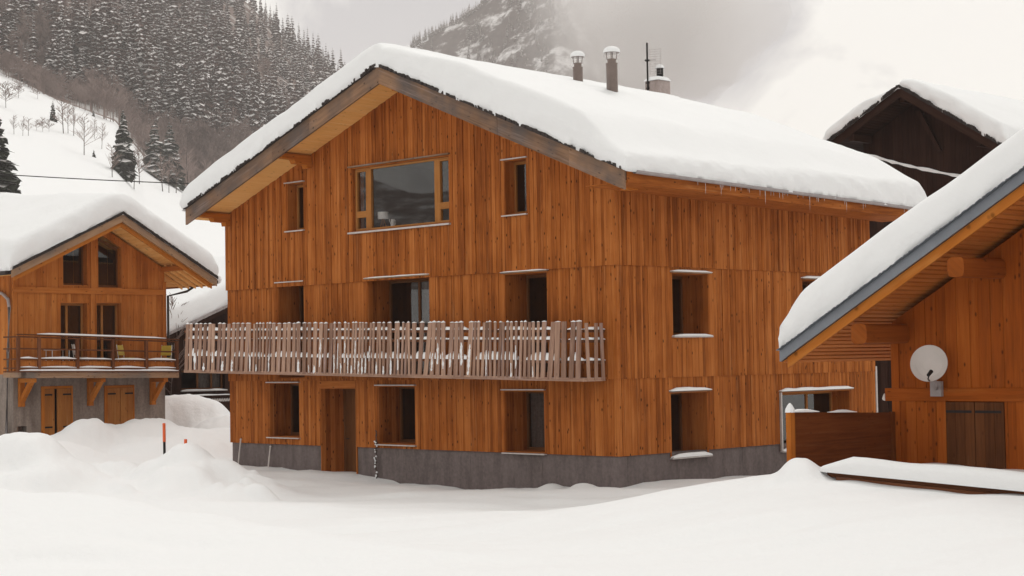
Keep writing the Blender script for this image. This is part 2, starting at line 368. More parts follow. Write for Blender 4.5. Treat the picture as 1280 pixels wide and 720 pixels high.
def opening(par, o, sd, nd, op, depth, kind='single', sill_snow=0.0, top_snow=0.0, wood_='clad', frame='frame_dark', name='window',
            ledge=True, proud=.05, mull=None, handle_side=1, sill=True):
    """deep timber-lined recess with the window unit at its back"""
    o, sd, nd = V(o), V(sd), V(nd); s0, s1, z0, z1 = op; Z = V((0, 0, 1))
    P = lambda s, z, d=0: o+sd*s+Z*z+nd*d
    t = .028
    mb = MB()
    for (a, b) in ((s0, s0+t), (s1-t, s1)):        # jamb boards, two planks deep each
        k = max(2, int(depth/.16)); x = 0
        for i in range(k):
            d0 = depth/k
            mb.box(P(a, z0, -x-.004), sd*(b-a), Z*(z1-z0), -nd*(d0-.004), 0, None, (0, 0, 1)); x += d0
    mb.box(P(s0+t, z1-t, -.004), sd*(s1-s0-2*t), Z*t, -nd*depth, 0, None, sd)
    mb.box(P(s0+t, z0, -.004), sd*(s1-s0-2*t), Z*t, -nd*depth, 0, .3, sd)
    w = mb.build(name, wood_, par)
    fm = MB(); fw = .07; a0, a1, b0, b1 = s0+t+.002, s1-t-.002, z0+t+.002, z1-t-.002
    dd = -depth+.02; ft = .06
    def fbox(x0, x1, y0, y1): fm.box(P(x0, y0, dd-ft), sd*(x1-x0), Z*(y1-y0), nd*ft, 0)
    fbox(a0, a0+fw, b0, b1); fbox(a1-fw, a1, b0, b1); fbox(a0+fw, a1-fw, b0, b0+fw); fbox(a0+fw, a1-fw, b1-fw, b1)
    for q in (mull or ()):
        fbox(a0+(a1-a0)*q-fw*.6, a0+(a1-a0)*q+fw*.6, b0+fw, b1-fw)
    fm.build('frame', frame, w)
    if kind == 'door':
        pm = MB(); n = 5
        for i in range(n):
            x0 = a0+fw+(a1-a0-2*fw)*i/n; pm.box(P(x0+.003, b0+fw, dd-.045), sd*((a1-a0-2*fw)/n-.006), Z*(b1-b0-2*fw), nd*.03, 0)
        pm.build('leaf', 'frame_dark', w)
        hm = MB(); hm.tube([P(a0+fw+.09, z0+1.05, dd-.02), P(a0+fw+.09, z0+1.05, dd+.03), P(a0+fw+.2, z0+1.05, dd+.03)], .012, 6); hm.build('handle', 'black', w)
    else:
        pm = MB(); pm.box(P(a0+fw*.8, b0+fw*.8, dd-.035), sd*(a1-a0-1.6*fw), Z*(b1-b0-1.6*fw), nd*.008, 0); pm.build('pane', 'glass', w)
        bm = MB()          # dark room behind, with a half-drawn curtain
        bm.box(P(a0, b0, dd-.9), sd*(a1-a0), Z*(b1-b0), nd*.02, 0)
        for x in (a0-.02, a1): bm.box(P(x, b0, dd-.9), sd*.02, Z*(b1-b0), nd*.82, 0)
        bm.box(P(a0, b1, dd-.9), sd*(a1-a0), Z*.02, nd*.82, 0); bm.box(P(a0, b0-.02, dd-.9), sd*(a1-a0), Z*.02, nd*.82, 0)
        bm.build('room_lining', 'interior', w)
        if kind == 'curtain':
            cm = MB(); k = 14; pts = []
            x0, x1 = (a0+.05, a0+(a1-a0)*.55) if handle_side > 0 else (a1-(a1-a0)*.55, a1-.05)
            for i in range(k):
                xa, xb = x0+(x1-x0)*i/k, x0+(x1-x0)*(i+1)/k; ya, yb = (.02*(i % 2), .02*((i+1) % 2))
                cm.poly([P(xa, b0+.05, dd-.12-ya), P(xb, b0+.05, dd-.12-yb), P(xb, b1-.05, dd-.12-yb), P(xa, b1-.05, dd-.12-ya)], 0)
            cm.build('curtain', 'curtain', w)
    if ledge:
        lm = MB(); lm.box(P(s0-.05, z1+.002, -.01), sd*(s1-s0+.1), Z*.028, nd*(proud+.045), 0); lm.build('lintel', 'sill' if top_snow == 0 else 'barge_light', w)
        if top_snow:
            snowstrip(P(s0-.06, z1+.032, -.0), sd*(s1-s0+.12), nd*(proud+.05), top_snow).build('snow_strip', 'snow', w, True)
    if sill:
        lm = MB(); lm.box(P(s0-.04, z0-.034, -.012), sd*(s1-s0+.08), Z*.03, nd*(proud+.055), 0); lm.build('sill', 'sill', w)
        if sill_snow:
            snowstrip(P(s0-.02, z0+.002, -.0), sd*(s1-s0+.04), nd*(proud+.05), sill_snow).build('snow_strip', 'snow', w, True)
    return w

def snowstrip(o, along, out, h, seg=.12, nz=5, wob=.25):
    """a rounded rope of snow lying on a ledge: o = back corner, along, out(width)"""
    o, along, out = V(o), V(along), V(out); n = max(4, int(along.length/seg)); mb = MB()
    off = random.random()*99
    P = np.zeros((n+1, nz*2+1, 3))
    for i in range(n+1):
        e = min(1, min(i, n-i)/1.6*.5+.35); hh = h*(1+wob*float(vnoise(i*.35+off, off)))*e
        for j in range(nz*2+1):
            a = math.pi*j/(nz*2)
            x = .5+.5*math.cos(a)*(1.06 if 0 < j < nz*2 else 1); z = math.sin(a)**.7*hh if 0 < j < nz*2 else 0
            P[i, j] = o+along*(i/n)+out*x+V((0, 0, z))
    mb.grid(P, 0, True)
    mb.poly([P[0, j] for j in range(nz*2+1)], 0); mb.poly([P[-1, j] for j in range(nz*2+1)][::-1], 0)
    return mb

# ------------------------------------------------------------------ roofs
class Frame:
    def __init__(s, o, a, b): s.o, s.a, s.b = V(o), V(a), V(b)
    def __call__(s, a, b, z): return s.o+s.a*a+s.b*b+V((0, 0, z))

def roof_z(a, rf):
    (la, lz), (ra, rz), (ea, ez) = rf['L'], rf['R'], rf['E']   # left eave, right eave, ridge
    a = np.asarray(a, float)
    return np.where(a < ea, lz+(a-la)/(ea-la)*(ez-lz), ez+(a-ea)/(ra-ea)*(rz-ez))

def roof_snow(name, fr, rf, b0, b1, th, label, lip=.1, Rr=.5, pw=2.6, tilt=0.0, group=None, seed=0, na=60, nb=90, ea0=1, ea1=1, over0=None, fray=.06):
    """th(a,b) thickness; rounded edges; sits on the roof slab"""
    la, ra = rf['L'][0], rf['R'][0]
    def samp(lo, hi, n):
        k = 12; e = Rr*1.2*((np.arange(k)/k)**2.3)
        return np.concatenate([lo+e, np.linspace(lo+Rr*1.2, hi-Rr*1.2, n), (hi-e)[::-1]])
    A = samp(la-lip, ra+lip, na); B = samp(b0-lip, b1+lip, nb)
    AA, BB = np.meshgrid(A, B, indexing='ij')
    ea = np.minimum(AA-(la-lip), (ra+lip)-AA); eb = np.minimum(BB-(b0-lip), (b1+lip)-BB)
    def prof(e): 
        q = np.clip(e/Rr, 0, 1); return np.maximum(1-(1-q)**pw, 0)**(1/pw)
    edge = prof(ea)*prof(eb)
    # soften the ridge under the snow
    sm = .55; er = rf['E'][0]; d = AA-er
    zt = roof_z(AA, rf)+tilt*BB
    zs = np.zeros_like(AA)
    for k in np.linspace(-1, 1, 9): zs += roof_z(AA+k*sm, rf)/9
    zs = zs+tilt*BB
    T = th(AA, BB)*(1+.10*fbm(AA*.55+seed, BB*.55, seed, 3))
    top = zt*(1-edge)+zs*edge + T*edge + .035*fbm(AA*1.7+seed*3, BB*1.7, 3.3, 3)*edge
    # ragged, slightly bulging edge faces
    rag = fray*fbm(AA*3+9, BB*3+seed, top*3, 3)*(1-np.clip(np.minimum(ea, eb)/Rr, 0, 1))
    sa = np.where(AA-(la-lip) < (ra+lip)-AA, -1, 1)*np.exp(-ea/.12); sb = np.where(BB-(b0-lip) < (b1+lip)-BB, -1, 1)*np.exp(-eb/.12)
    bul = .05*np.sin(np.clip(edge, 0, 1)*math.pi)
    A2 = AA+sa*(rag*1.6+bul); B2 = BB+sb*(rag*1.6+bul)
    Pt = np.stack([fr.o.x+fr.a.x*A2+fr.b.x*B2, fr.o.y+fr.a.y*A2+fr.b.y*B2, fr.o.z+top], -1)
    zb = zt-.02*0+.004
    Pb = np.stack([fr.o.x+fr.a.x*AA+fr.b.x*BB, fr.o.y+fr.a.y*AA+fr.b.y*BB, fr.o.z+zb], -1)
    mb = MB(); mb.grid(Pt); mb.grid(Pb, 0, True)
    nu, nv = AA.shape; off = nu*nv
    # skirt between the two rims
    def rim(i): return i
    ring = [i*nv for i in range(nu)]+[(nu-1)*nv+j for j in range(1, nv)]+[i*nv+nv-1 for i in range(nu-2, -1, -1)]+[j for j in range(nv-2, 0, -1)]
    for p, q in zip(ring, ring[1:]+ring[:1]):
        mb.f.append((p, p+off, q+off, q)); mb.m.append(0); mb.t.append(.5); mb.uv += [(0, 0)]*4
    o = mb.build(name, 'roofsnow', None, True)
    import bmesh
    bm = bmesh.new(); bm.from_mesh(o.data); bmesh.ops.recalc_face_normals(bm, faces=bm.faces); bm.to_mesh(o.data); bm.free()
    return tag(o, label, 'snow', group)

def gable_roof(par, fr, rf, b0, b1, thick, barge_h, mats, tilt=0.0, barge_w=.06, edge_h=.09, split=(), soffit_boards=.14, lower_board=None, two=True, jag=.0):
    """slab + soffit boards + bargeboards; returns roof part. mats: deck, soffit, barge, edge"""
    (la, lz), (ra, rz), (ea, ez) = rf['L'], rf['R'], rf['E']
    mb = MB()
    for (xa, za) in ((la, lz), (ra, rz)):
        P = [fr(xa, b0, za+tilt*b0), fr(ea, b0, ez+tilt*b0), fr(ea, b0, ez-thick+tilt*b0), fr(xa, b0, za-thick+tilt*b0)]
        mb.prism(P, fr.b*(b1-b0)+V((0, 0, tilt*(b1-b0))), 0)
    roof = mb.build('roof', mats[0], par)
    sb = MB()          # soffit: boards running along the ridge direction
    for (xa, za) in ((la, lz), (ra, rz)):
        L = math.hypot(xa-ea, za-ez); n = max(2, int(L/soffit_boards))
        for i in range(n):
            q0, q1 = i/n+.003, (i+1)/n-.003
            a0_, a1_ = ea+(xa-ea)*q0, ea+(xa-ea)*q1; zz0, zz1 = ez+(za-ez)*q0-thick-.003, ez+(za-ez)*q1-thick-.003
            sb.prism([fr(a0_, b0+.05, zz0), fr(a1_, b0+.05, zz1), fr(a1_, b0+.05, zz1-.03), fr(a0_, b0+.05, zz0-.03)], fr.b*(b1-b0-.1)+V((0, 0, tilt*(b1-b0))), 0, None, fr.b)
    sb.build('soffit', mats[1], roof)
    ends = [(b0, -1)]+([(b1, 1)] if two else [])
    for bb, sg in ends:
        for (xa, za), sgn in (((la, lz), -1), ((ra, rz), 1)):
            bm = MB(); cuts = [0, *[c for c in split], 1]
            for c0, c1 in zip(cuts, cuts[1:]):
                a0_, a1_ = ea+(xa-ea)*c0, ea+(xa-ea)*c1; z0_, z1_ = ez+(za-ez)*c0+tilt*bb, ez+(za-ez)*c1+tilt*bb
                al = (fr(a1_, 0, z1_)-fr(a0_, 0, z0_)).normalized()
                j = random.uniform(0, .012)
                bm.prism([fr(a0_, bb, z0_), fr(a1_, bb, z1_), fr(a1_, bb, z1_-barge_h), fr(a0_, bb, z0_-barge_h)], fr.b*sg*(barge_w+j), 0, None, al)
            bm.build('bargeboard', mats[2], roof)
            em = MB(); n = 170        # dark ragged slate edge above the board
            for i in range(n):
                c0, c1 = i/n, (i+1)/n
                a0_, a1_ = ea+(xa-ea)*c0, ea+(xa-ea)*c1; z0_, z1_ = ez+(za-ez)*c0+tilt*bb, ez+(za-ez)*c1+tilt*bb
                h = edge_h*(1+jag*(random.uniform(-.5, .6)+1.1*float(vnoise(i*.11+bb*3, xa*2.0)))); pr = barge_w+.07+random.uniform(0, .05)
                em.prism([fr(a0_, bb, z0_+.002), fr(a1_, bb, z1_+.002), fr(a1_, bb, z1_+h), fr(a0_, bb, z0_+h)], fr.b*sg*pr, 0)
            em.build('roof_edge', mats[3], roof)
    return roof
HAZE, SUN, EXPO, ZEN, FOG = 1.6e-4, .9, .2, .72, .0075
SKYG, SKYW = (5.2, 5.1, 5.2), (10.1, 9.9, 9.3)
X_, Y_, Z_ = V((1, 0, 0)), V((0, 1, 0)), V((0, 0, 1))
NF = V((0, -1, 0)); NS = V((1, 0, 0))

# ================================================================== the big chalet
chalet = empty('wooden_chalet', (-7.8, 5.5, -2.6), 'large three-storey larch-clad chalet on a grey concrete plinth with a picket balcony', 'chalet')
W = 15.66; YB = 11.12
OVH = -1.18; _l, _r_, _e = U(234, 262, 1, OVH), U(782, 212, 1, OVH), U(475, 83, 1, OVH)
TILT = -.022; RF = dict(L=(_l.x, _l.z+TILT*1.18), R=(_r_.x, _r_.z+TILT*1.18), E=(_e.x, _e.z+TILT*1.18)); RX = RF['R'][0]; YEND = 11.6
def under(s): return float(roof_z(s, RF))-.30
o_front = [(-12.66, -11.87, 4.36, 5.75), (-9.72, -5.72, 4.14, 5.95), (-3.68, -2.86, 4.19, 5.6)]
m_front = [(-13.22, -11.97, .06, 2.86), (-9.16, -6.60, .06, 2.79), (-3.78, -2.25, .06, 2.70)]
l_front = [(-13.73, -12.28, -1.66, -.07), (-11.33, -9.75, -2.75, -.21), (-8.82, -7.27, -1.76, -.16), (-3.88, -2.45, -1.86, -.28)]
m_side = [(2.06, 3.54, 1.02, 2.60), (7.62, 9.1, 1.02, 2.55)]
l_side = [(1.95, 3.45, -2.0, -.38), (6.55, 9.85, -2.06, -.5)]
zf = -1.87; za0 = RF['R'][1]-.11
mb = MB()
facade(mb, NF*.0, X_, NF, -W, 0.0, lambda s: zf+.004*random.random(), 0.0, l_front+[(-11.33, -9.75, -3, -.21)])
facade(mb, NF*.03, X_, NF, -W-.02, .03, lambda s: -.012+.01*random.random(), 2.75, m_front)
facade(mb, NF*.075, X_, NF, -W-.05, .075, lambda s: 2.735+.012*random.random(), under, o_front, wmin=.065, wmax=.15, relief=.03)
mb.build('wall', 'clad', chalet)
mb = MB()
facade(mb, NS*.0, Y_, NS, .125, YB, lambda s: zf+.004*random.random(), 0.0, l_side)
facade(mb, NS*.03, Y_, NS, .095, YB, lambda s: -.012+.01*random.random(), 2.75, m_side)
facade(mb, NS*.075, Y_, NS, .05, YB, lambda s: 2.735+.012*random.random(), lambda s: za0+TILT*s, [(10.9, 11.12, 3.0, 4.3)], wmin=.065, wmax=.15, relief=.03)
mb.build('wall', 'clad', chalet)
mb = MB()
facade(mb, V((-W, 0, 0)), Y_, -NS, .125, YB, zf, 4.9, [], .15, .25)
facade(mb, V((0, YB, 0)), X_, -NF, -W, -.13, zf, under, [], .15, .25)
mb.build('wall', 'clad', chalet)
# plinth, with the doorway cut
mb = MB()
for a, b in ((-W+.04, -11.34), (-9.74, -.04)):
    cuts = [a]+[c for c in (-7.9, -5.2, -2.6) if a < c < b]+[b]
    for c, d in zip(cuts, cuts[1:]): mb.box((c+.003, .04, -3.6), (d-c-.006, 0, 0), (0, .3, 0), (0, 0, 3.6+zf-.004), 0)
cuts = [.345, 2.4, 4.9, 7.4, YB-.04]
for c, d in zip(cuts, cuts[1:]): mb.box((-.34, c+.003, -3.6), (.3, 0, 0), (0, d-c-.006, 0), (0, 0, 3.6+zf-.004), 0)
mb.box((-W+.04, .345, -3.6), (.3, 0, 0), (0, YB-.4, 0), (0, 0, 3.6+zf-.004), 0)
mb.box((-W+.04, YB-.04, -3.6), (W-.08, 0, 0), (0, .03, 0), (0, 0, 3.6+zf-.004), 0)
mb.build('plinth', 'concrete', chalet)
# openings
fo = NF*.03
for i, op in enumerate(m_front):
    opening(chalet, fo, X_, NF, op, .8, 'curtain' if i == 1 else 'single', wood_='clad', mull=(.5,) if i == 1 else None, sill=False, top_snow=.03 if i else 0, name='balcony_door', handle_side=-1)
for i, op in enumerate(l_front):
    if i == 1:
        d = opening(chalet, V((0, 0, 0)), X_, NF, op, .85, 'door', sill=False, ledge=False, name='door')
        lm = MB(); lm.box((op[0]-.02, -.03, op[3]+.002), (op[1]-op[0]+.04, 0, 0), (0, .04, 0), (0, 0, .19), 0); lm.build('lintel', 'clad', d)
    else: opening(chalet, V((0, 0, 0)), X_, NF, op, .8, 'curtain' if i == 3 else 'single', mull=None)
opening(chalet, NF*.075, X_, NF, o_front[0], .36, frame='frame')
opening(chalet, NF*.075, X_, NF, o_front[2], .36, frame='frame')
opening(chalet, NS*.03, Y_, NS, m_side[0], .85, 'curtain', top_snow=.05, sill_snow=.05)
opening(chalet, NS*.03, Y_, NS, m_side[1], .85, top_snow=.07, sill_snow=.07)
opening(chalet, V((0, 0, 0)), Y_, NS, l_side[0], .85, top_snow=.075, sill_snow=.09)
cw = opening(chalet, V((0, 0, 0)), Y_, NS, l_side[1], .6, mull=(.62,), frame='frame', top_snow=.075, sill_snow=.09)
lm = MB(); lm.box((.01, l_side[1][0]-.055, l_side[1][2]), (.06, 0, 0), (0, .05, 0), (0, 0, l_side[1][3]-l_side[1][2]), 0); lm.build('side_trim', 'sill', cw)
cm = MB(); cm.box((-.01, YB+.002, zf), (.05, 0, 0), (0, .07, 0), (0, 0, 2.0), 0); cm.build('corner_trim', 'sill', chalet)
# the big living room window
op = o_front[1]; s0, s1, z0, z1 = op; wy = -.075
mb = MB(); t = .03
for a in (s0, s1-t): mb.box((a, wy+.004, z0), (t, 0, 0), (0, .42, 0), (0, 0, z1-z0), 0)
mb.box((s0+t, wy+.004, z1-t), (s1-s0-2*t, 0, 0), (0, .42, 0), (0, 0, t), 0)
mb.box((s0+t, wy+.004, z0), (s1-s0-2*t, 0, 0), (0, .42, 0), (0, 0, t), 0)
bw = mb.build('picture_window', 'clad', chalet)
fy = wy+.10; a0, a1, b0, b1 = s0+t+.01, s1-t-.01, z0+t+.004, z1-t-.004
m1, m2 = -9.12, -6.30            # left / right mullion centres
fm = MB()
def fb(x0, x1, y0, y1, d=.08): fm.box((x0, fy, y0), (x1-x0, 0, 0), (0, d, 0), (0, 0, y1-y0), 0)
fb(a0, a0+.07, b0, b1); fb(a1-.07, a1, b0, b1); fb(m1-.11, m1+.11, b0, b1, .09); fb(m2-.11, m2+.11, b0, b1, .09)
zm = 4.63
for x0, x1 in ((a0+.07, m1-.11), (m2+.11, a1-.07)):
    fb(x0, x1, b1-.09, b1); fb(x0, x1, zm-.09, zm+.09); fb(x0, x1, b0, b0+.06)
fb(m1+.11, m2-.11, b1-.05, b1); fb(m1+.11, m2-.11, b0, b0+.05)
fm.build('frame', 'frame', bw)
pm = MB()
for x0, x1, y0, y1 in ((a0+.06, m1-.1, zm+.08, b1-.08), (a0+.06, m1-.1, b0+.05, zm-.08), (m2+.1, a1-.06, zm+.08, b1-.08), (m2+.1, a1-.06, b0+.05, zm-.08), (m1+.1, m2-.1, b0+.04, b1-.04)):
    p = MB(); p.box((x0, fy+.05, y0), (x1-x0, 0, 0), (0, .008, 0), (0, 0, y1-y0), 0); p.build('pane', 'glass', bw)
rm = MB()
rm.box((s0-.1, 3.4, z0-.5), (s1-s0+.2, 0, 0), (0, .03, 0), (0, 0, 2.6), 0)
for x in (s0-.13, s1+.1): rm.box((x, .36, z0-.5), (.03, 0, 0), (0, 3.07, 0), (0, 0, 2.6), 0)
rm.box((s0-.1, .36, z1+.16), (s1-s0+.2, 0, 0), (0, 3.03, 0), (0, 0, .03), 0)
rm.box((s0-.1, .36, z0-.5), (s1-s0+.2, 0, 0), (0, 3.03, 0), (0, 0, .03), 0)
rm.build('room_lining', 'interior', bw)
lm = MB(); lm.box((s0-.1, wy-.1, z0-.05), (s1-s0+.16, 0, 0), (0, .24, 0), (0, 0, .045), 0); lm.build('sill', 'sill', bw)
lm = MB(); lm.box((s0-.08, wy-.09, z1+.003), (s1-s0+.14, 0, 0), (0, .12, 0), (0, 0, .04), 0); lm.build('lintel', 'barge_light', bw)
sm_ = MB(); sm_.box((s0+.04, fy+.1, z0+.035), (s1-s0-.08, 0, 0), (0, .5, 0), (0, 0, .03), 0); sm_.build('inner_shelf', 'frame_dark', bw)
# lamp and watering can on the inner shelf
sy = fy+.36; sz = z0+.068
lx = U(479, 275, 1, sy).x
lamp = empty('table_lamp', (lx, sy, sz), 'small tripod table lamp with a pale patterned shade behind the picture window', 'lamp')
mb = MB()
for k in range(3):
    a = k*2.094+.4; mb.tube([(lx+.02*math.cos(a), sy+.02*math.sin(a), sz+.27), (lx+.11*math.cos(a), sy+.11*math.sin(a), sz)], .009, 6)
mb.build('leg', 'frame', lamp)
mb = MB(); mb.lathe((lx, sy, sz+.27), [(.0, 0), (.155, 0), (.155, .20), (.15, .2), (.15, .01), (0, .012)], 18); mb.build('lamp_shade', 'white_paint', lamp, True)
px_ = U(491, 275, 1, sy).x
can = empty('watering_can', (px_, sy, sz), 'white watering jug with a thin spout standing beside the lamp', 'jug')
mb = MB(); mb.lathe((px_, sy, sz), [(0, 0), (.07, 0), (.062, .12), (.05, .22), (.054, .24), (.045, .235), (0, .02)], 14); mb.build('body', 'white_paint', can, True)
mb = MB(); mb.tube([(px_-.05, sy, sz+.06), (px_-.11, sy, sz+.16), (px_-.14, sy, sz+.26)], [.016, .011, .01], 6); mb.build('spout', 'white_paint', can, True)
mb = MB(); mb.tube([(px_+.045, sy, sz+.21), (px_+.11, sy, sz+.2), (px_+.115, sy, sz+.11), (px_+.058, sy, sz+.06)], .009, 6); mb.build('handle', 'white_paint', can, True)

# roof
frM = Frame((0, 0, 0), X_, Y_)
roof = gable_roof(chalet, frM, RF, OVH, YEND, .24, .465, ('tile', 'soffit', 'barge', 'tile'), TILT, split=(.33, .52, .8), jag=.7, edge_h=.055, soffit_boards=3.2)
# purlins with notched ends
for px, s in ((-15.55, 0), (-11.6, 0), (RF['E'][0], 0), (-3.0, 0), (.55, 0)):
    zt = float(roof_z(px, RF))-.30; mb = MB(); w = .24
    prof = [(OVH+.02, 0), (OVH+.02, -.13), (-.72, -.15), (-.66, -.26), (-.26, -.27), (-.24, -.38), (.1, -.36), (.1, 0)]
    mb.prism([(px-w/2, y, zt+z) for y, z in prof], (w, 0, 0), 0, None, Y_); mb.build('purlin', 'orange', roof)
# side eave: fascia, gutter, brackets
za = RF['R'][1]
mb = MB(); mb.prism([(RX+.004, OVH+.02, za-.30+TILT*OVH), (RX+.004, YEND-.02, za-.30+TILT*YEND), (RX+.004, YEND-.02, za+.02+TILT*YEND), (RX+.004, OVH+.02, za+.02+TILT*OVH)], (.03, 0, 0), 0, .3, Y_)
for j in range(6):
    x0 = .085+(RX-.09)*j/6; mb.prism([(x0, OVH+.06, za-.285+TILT*OVH), (x0, YEND-.03, za-.285+TILT*YEND), (x0+(RX-.09)/6-.004, YEND-.03, za-.285+TILT*YEND), (x0+(RX-.09)/6-.004, OVH+.06, za-.285+TILT*OVH)], (0, 0, .02), 0, .6, Y_)
mb.build('fascia', 'clad', roof)
mb = MB(); k = 10
for i in range(k):
    a, b = math.pi*i/k, math.pi*(i+1)/k; r = .075
    f = lambda q, y, rr: (RX+.115-math.cos(q)*rr, y, za-.01-math.sin(q)*rr+TILT*y)
    mb.poly([f(a, -1.0, r), f(b, -1.0, r), f(b, YEND, r), f(a, YEND, r)], 0); mb.poly([f(a, -1.0, r-.006), f(a, YEND, r-.006), f(b, YEND, r-.006), f(b, -1.0, r-.006)], 0)
mb.build('gutter', 'gutter', roof)
ic0 = None
for i in range(40):
    y = random.uniform(.2, 11.9) if i > 12 else random.uniform(2, 6); L = random.choice((.08, .12, .16, .22, .4))*random.uniform(.7, 1.2)
    if ic0 is None:
        mb = MB(); mb.tube([(0, 0, 0), (.003, 0, -.3), (0, .003, -.7), (0, 0, -1)], [.008, .006, .004, .001], 6); ic0 = mb.build('icicle', 'ice', None, True); ic = ic0
    else:
        ic = ic0.copy(); COL.objects.link(ic)
    ic.location = (RX+.12+random.uniform(-.03, .03), y, za-.08+TILT*y); ic.scale = (1, 1, L); ic.parent = roof
    ic.matrix_parent_inverse = Matrix.Translation(-V(chalet.location)) if False else Matrix.Identity(4)

# balcony with crooked picket balustrade
BX0, BX1, BY = -16.85, -.37, -.85
bz = lambda x: -.01+(.31+.01)*(BX1-x)/(BX1-BX0)
bt = lambda x: 1.38+(1.75-1.38)*(BX1-x)/(BX1-BX0)
mb = MB(); n = 9
for i in range(n):
    y0 = BY+.1+(-.02-BY-.1)*i/n; y1 = BY+.1+(-.02-BY-.1)*(i+1)/n-.008
    mb.prism([(BX0+.05, y0, bz(BX0)), (BX1-.03, y0, bz(BX1)), (BX1-.03, y0, bz(BX1)+.05), (BX0+.05, y0, bz(BX0)+.05)], (0, y1-y0, 0), 0, None, X_)
balc = mb.build('balcony', 'railwood', chalet)
for j in range(12):
    mb = MB(); x = BX0+.5+(BX1-BX0-1)*j/11; mb.box((x-.05, BY+.08, bz(x)-.044), (.1, 0, 0), (0, .78, 0), (0, 0, .042), 0); mb.build('joist', 'railwood', balc)
mb = MB(); mb.prism([(BX0, BY+.0, bz(BX0)-.04), (BX1, BY+.0, bz(BX1)-.04), (BX1, BY, bz(BX1)+.05), (BX0, BY, bz(BX0)+.05)], (0, .03, 0), 0, .5, X_)
mb.box((BX1-.0, BY+.001, bz(BX1)-.04), (.03, 0, 0), (0, .78, 0), (0, 0, .09), 0); mb.build('edge_board', 'slat', balc)
rails = [(.865, .06), (.78, .0), (.40, .0)]
rl = lambda x, q: bz(x)+(bt(x)-bz(x))*q
for q in (.865, .69, .33):
    mb = MB(); h = .07
    mb.prism([(BX0, BY+.032, rl(BX0, q)-h), (BX1, BY+.032, rl(BX1, q)-h), (BX1, BY+.032, rl(BX1, q)), (BX0, BY+.032, rl(BX0, q))], (0, .06, 0), 0, .3, X_)
    mb.box((BX1-.06, BY+.095, rl(BX1, q)-h), (.06, 0, 0), (0, .74, 0), (0, 0, h), 0, .3)
    r_ = mb.build('rail', 'railwood', balc)
    # snow lying on the rail, broken here and there
    x = BX0+.15
    while x < BX1-.3:
        L = random.uniform(.5, 3.2); e = min(x+L, BX1-.02)
        hh = (.085 if q > .8 else .07 if q > .5 else .17)*random.uniform(.75, 1.15)
        if random.random() < .93:
            sb = snowstrip((x, BY+.1, rl(x, q)+.001), V((e-x, 0, rl(e, q)-rl(x, q))), (0, -.09, 0), hh, .09, 4, .45); sb.build('snow_strip', 'snow', r_, True)
        x = e+random.choice((.02, .05, .3))
    sb = snowstrip((BX1-.07, BY+.1, rl(BX1, q)+.001), V((0, .72, 0)), (.09, 0, 0), .06, .09, 4, .4); sb.build('snow_strip', 'snow', r_, True)
streaks = [0]; mb = MB(); x = BX0+.03; cap = MB()
groups = [('w', 3.1), ('n', 1.0), ('w', 2.6), ('n', 3.1), ('w', 2.25), ('n', 2.25), ('w', 2.6)]
gi, gl = 0, groups[0][1]
def snowstreak(px0, slope, zlo, zhi, w, y):
    sn = MB()
    """irregular patch of snow stuck on the face of a slat"""
    k = max(6, int((zhi-zlo)/.035)); ptsl, ptsr = [], []; cc = 0; ww_ = .6
    for i in range(k+1):
        z = zlo+(zhi-zlo)*i/k; cc = .6*cc+random.uniform(-.14, .14)*w; ww_ = min(1, max(.12, .65*ww_+random.uniform(.0, .62)))
        if random.random() < .14: ww_ *= .3
        f = min(1, .5+i*.5, .3+(k-i)*.25); c = px0+slope*z+cc*.7
        ptsl.append((c-w*.48*f*ww_, z)); ptsr.append((c+w*.48*f*ww_, z))
    for i in range(k):
        (a, z0), (b, _), (c, z1), (d, _) = ptsl[i], ptsr[i], ptsl[i+1], ptsr[i+1]
        t0, t1 = .022, .022
        m0, m1_ = ((a+b)/2, z0), ((c+d)/2, z1)
        sn.poly([(a, y, z0), (m0[0], y-t0, z0), (m1_[0], y-t1, z1), (c, y, z1)], 0); sn.poly([(m0[0], y-t0, z0), (b, y, z0), (d, y, z1), (m1_[0], y-t1, z1)], 0)
    if streaks[0] < 60: streaks[0] += 1; sn.build('stuck_snow', 'snow', balc)
while x < BX1-.03:
    kind = groups[gi][0]; w = (.15 if kind == 'w' else .085)*random.uniform(.93, 1.07)
    lean = random.gauss(.055, .035) if kind == 'w' else random.gauss(.05, .03)
    if x > BX1-.16: lean = -.02
    zb_, zt_ = bz(x)+random.uniform(-.01, .03), bt(x)+random.uniform(-.008, .008); th = .028
    y = BY-.002-random.uniform(0, .006)
    mb.prism([(x, y, zb_), (x+w, y, zb_), (x+w+lean*(zt_-zb_), y, zt_), (x+lean*(zt_-zb_), y, zt_)], (0, th, 0), 0, None, V((lean, 0, 1)).normalized())
    if random.random() < .85:
        cap_ = snowstrip((x+lean*(zt_-zb_), y+th, zt_), (w, 0, 0), (0, -th-.012, 0), random.uniform(.02, .05), .04, 3, .3); b = len(cap.v)
        cap.v += cap_.v; cap.f += [tuple(i+b for i in f) for f in cap_.f]; cap.m += cap_.m; cap.t += cap_.t; cap.uv += cap_.uv
    u = (x-BX0)/(BX1-BX0); pr = .28+.55*math.exp(-((u-.45)/.2)**2)
    if random.random() < pr:
        c = x+w/2-lean*zb_
        if random.random() < .6: snowstreak(c, lean, zb_+.03, zb_+random.uniform(.2, .55), w*.9, y-.002)
        else: snowstreak(c, lean, zb_+random.uniform(.05, .4), zb_+random.uniform(.6, 1.05), w*.6, y-.002)
    gap = (.082 if kind == 'w' else .064)*random.uniform(.9, 1.1)
    x += w+gap; gl -= w+gap
    if gl < 0 and gi < len(groups)-1: gi += 1; gl = groups[gi][1]
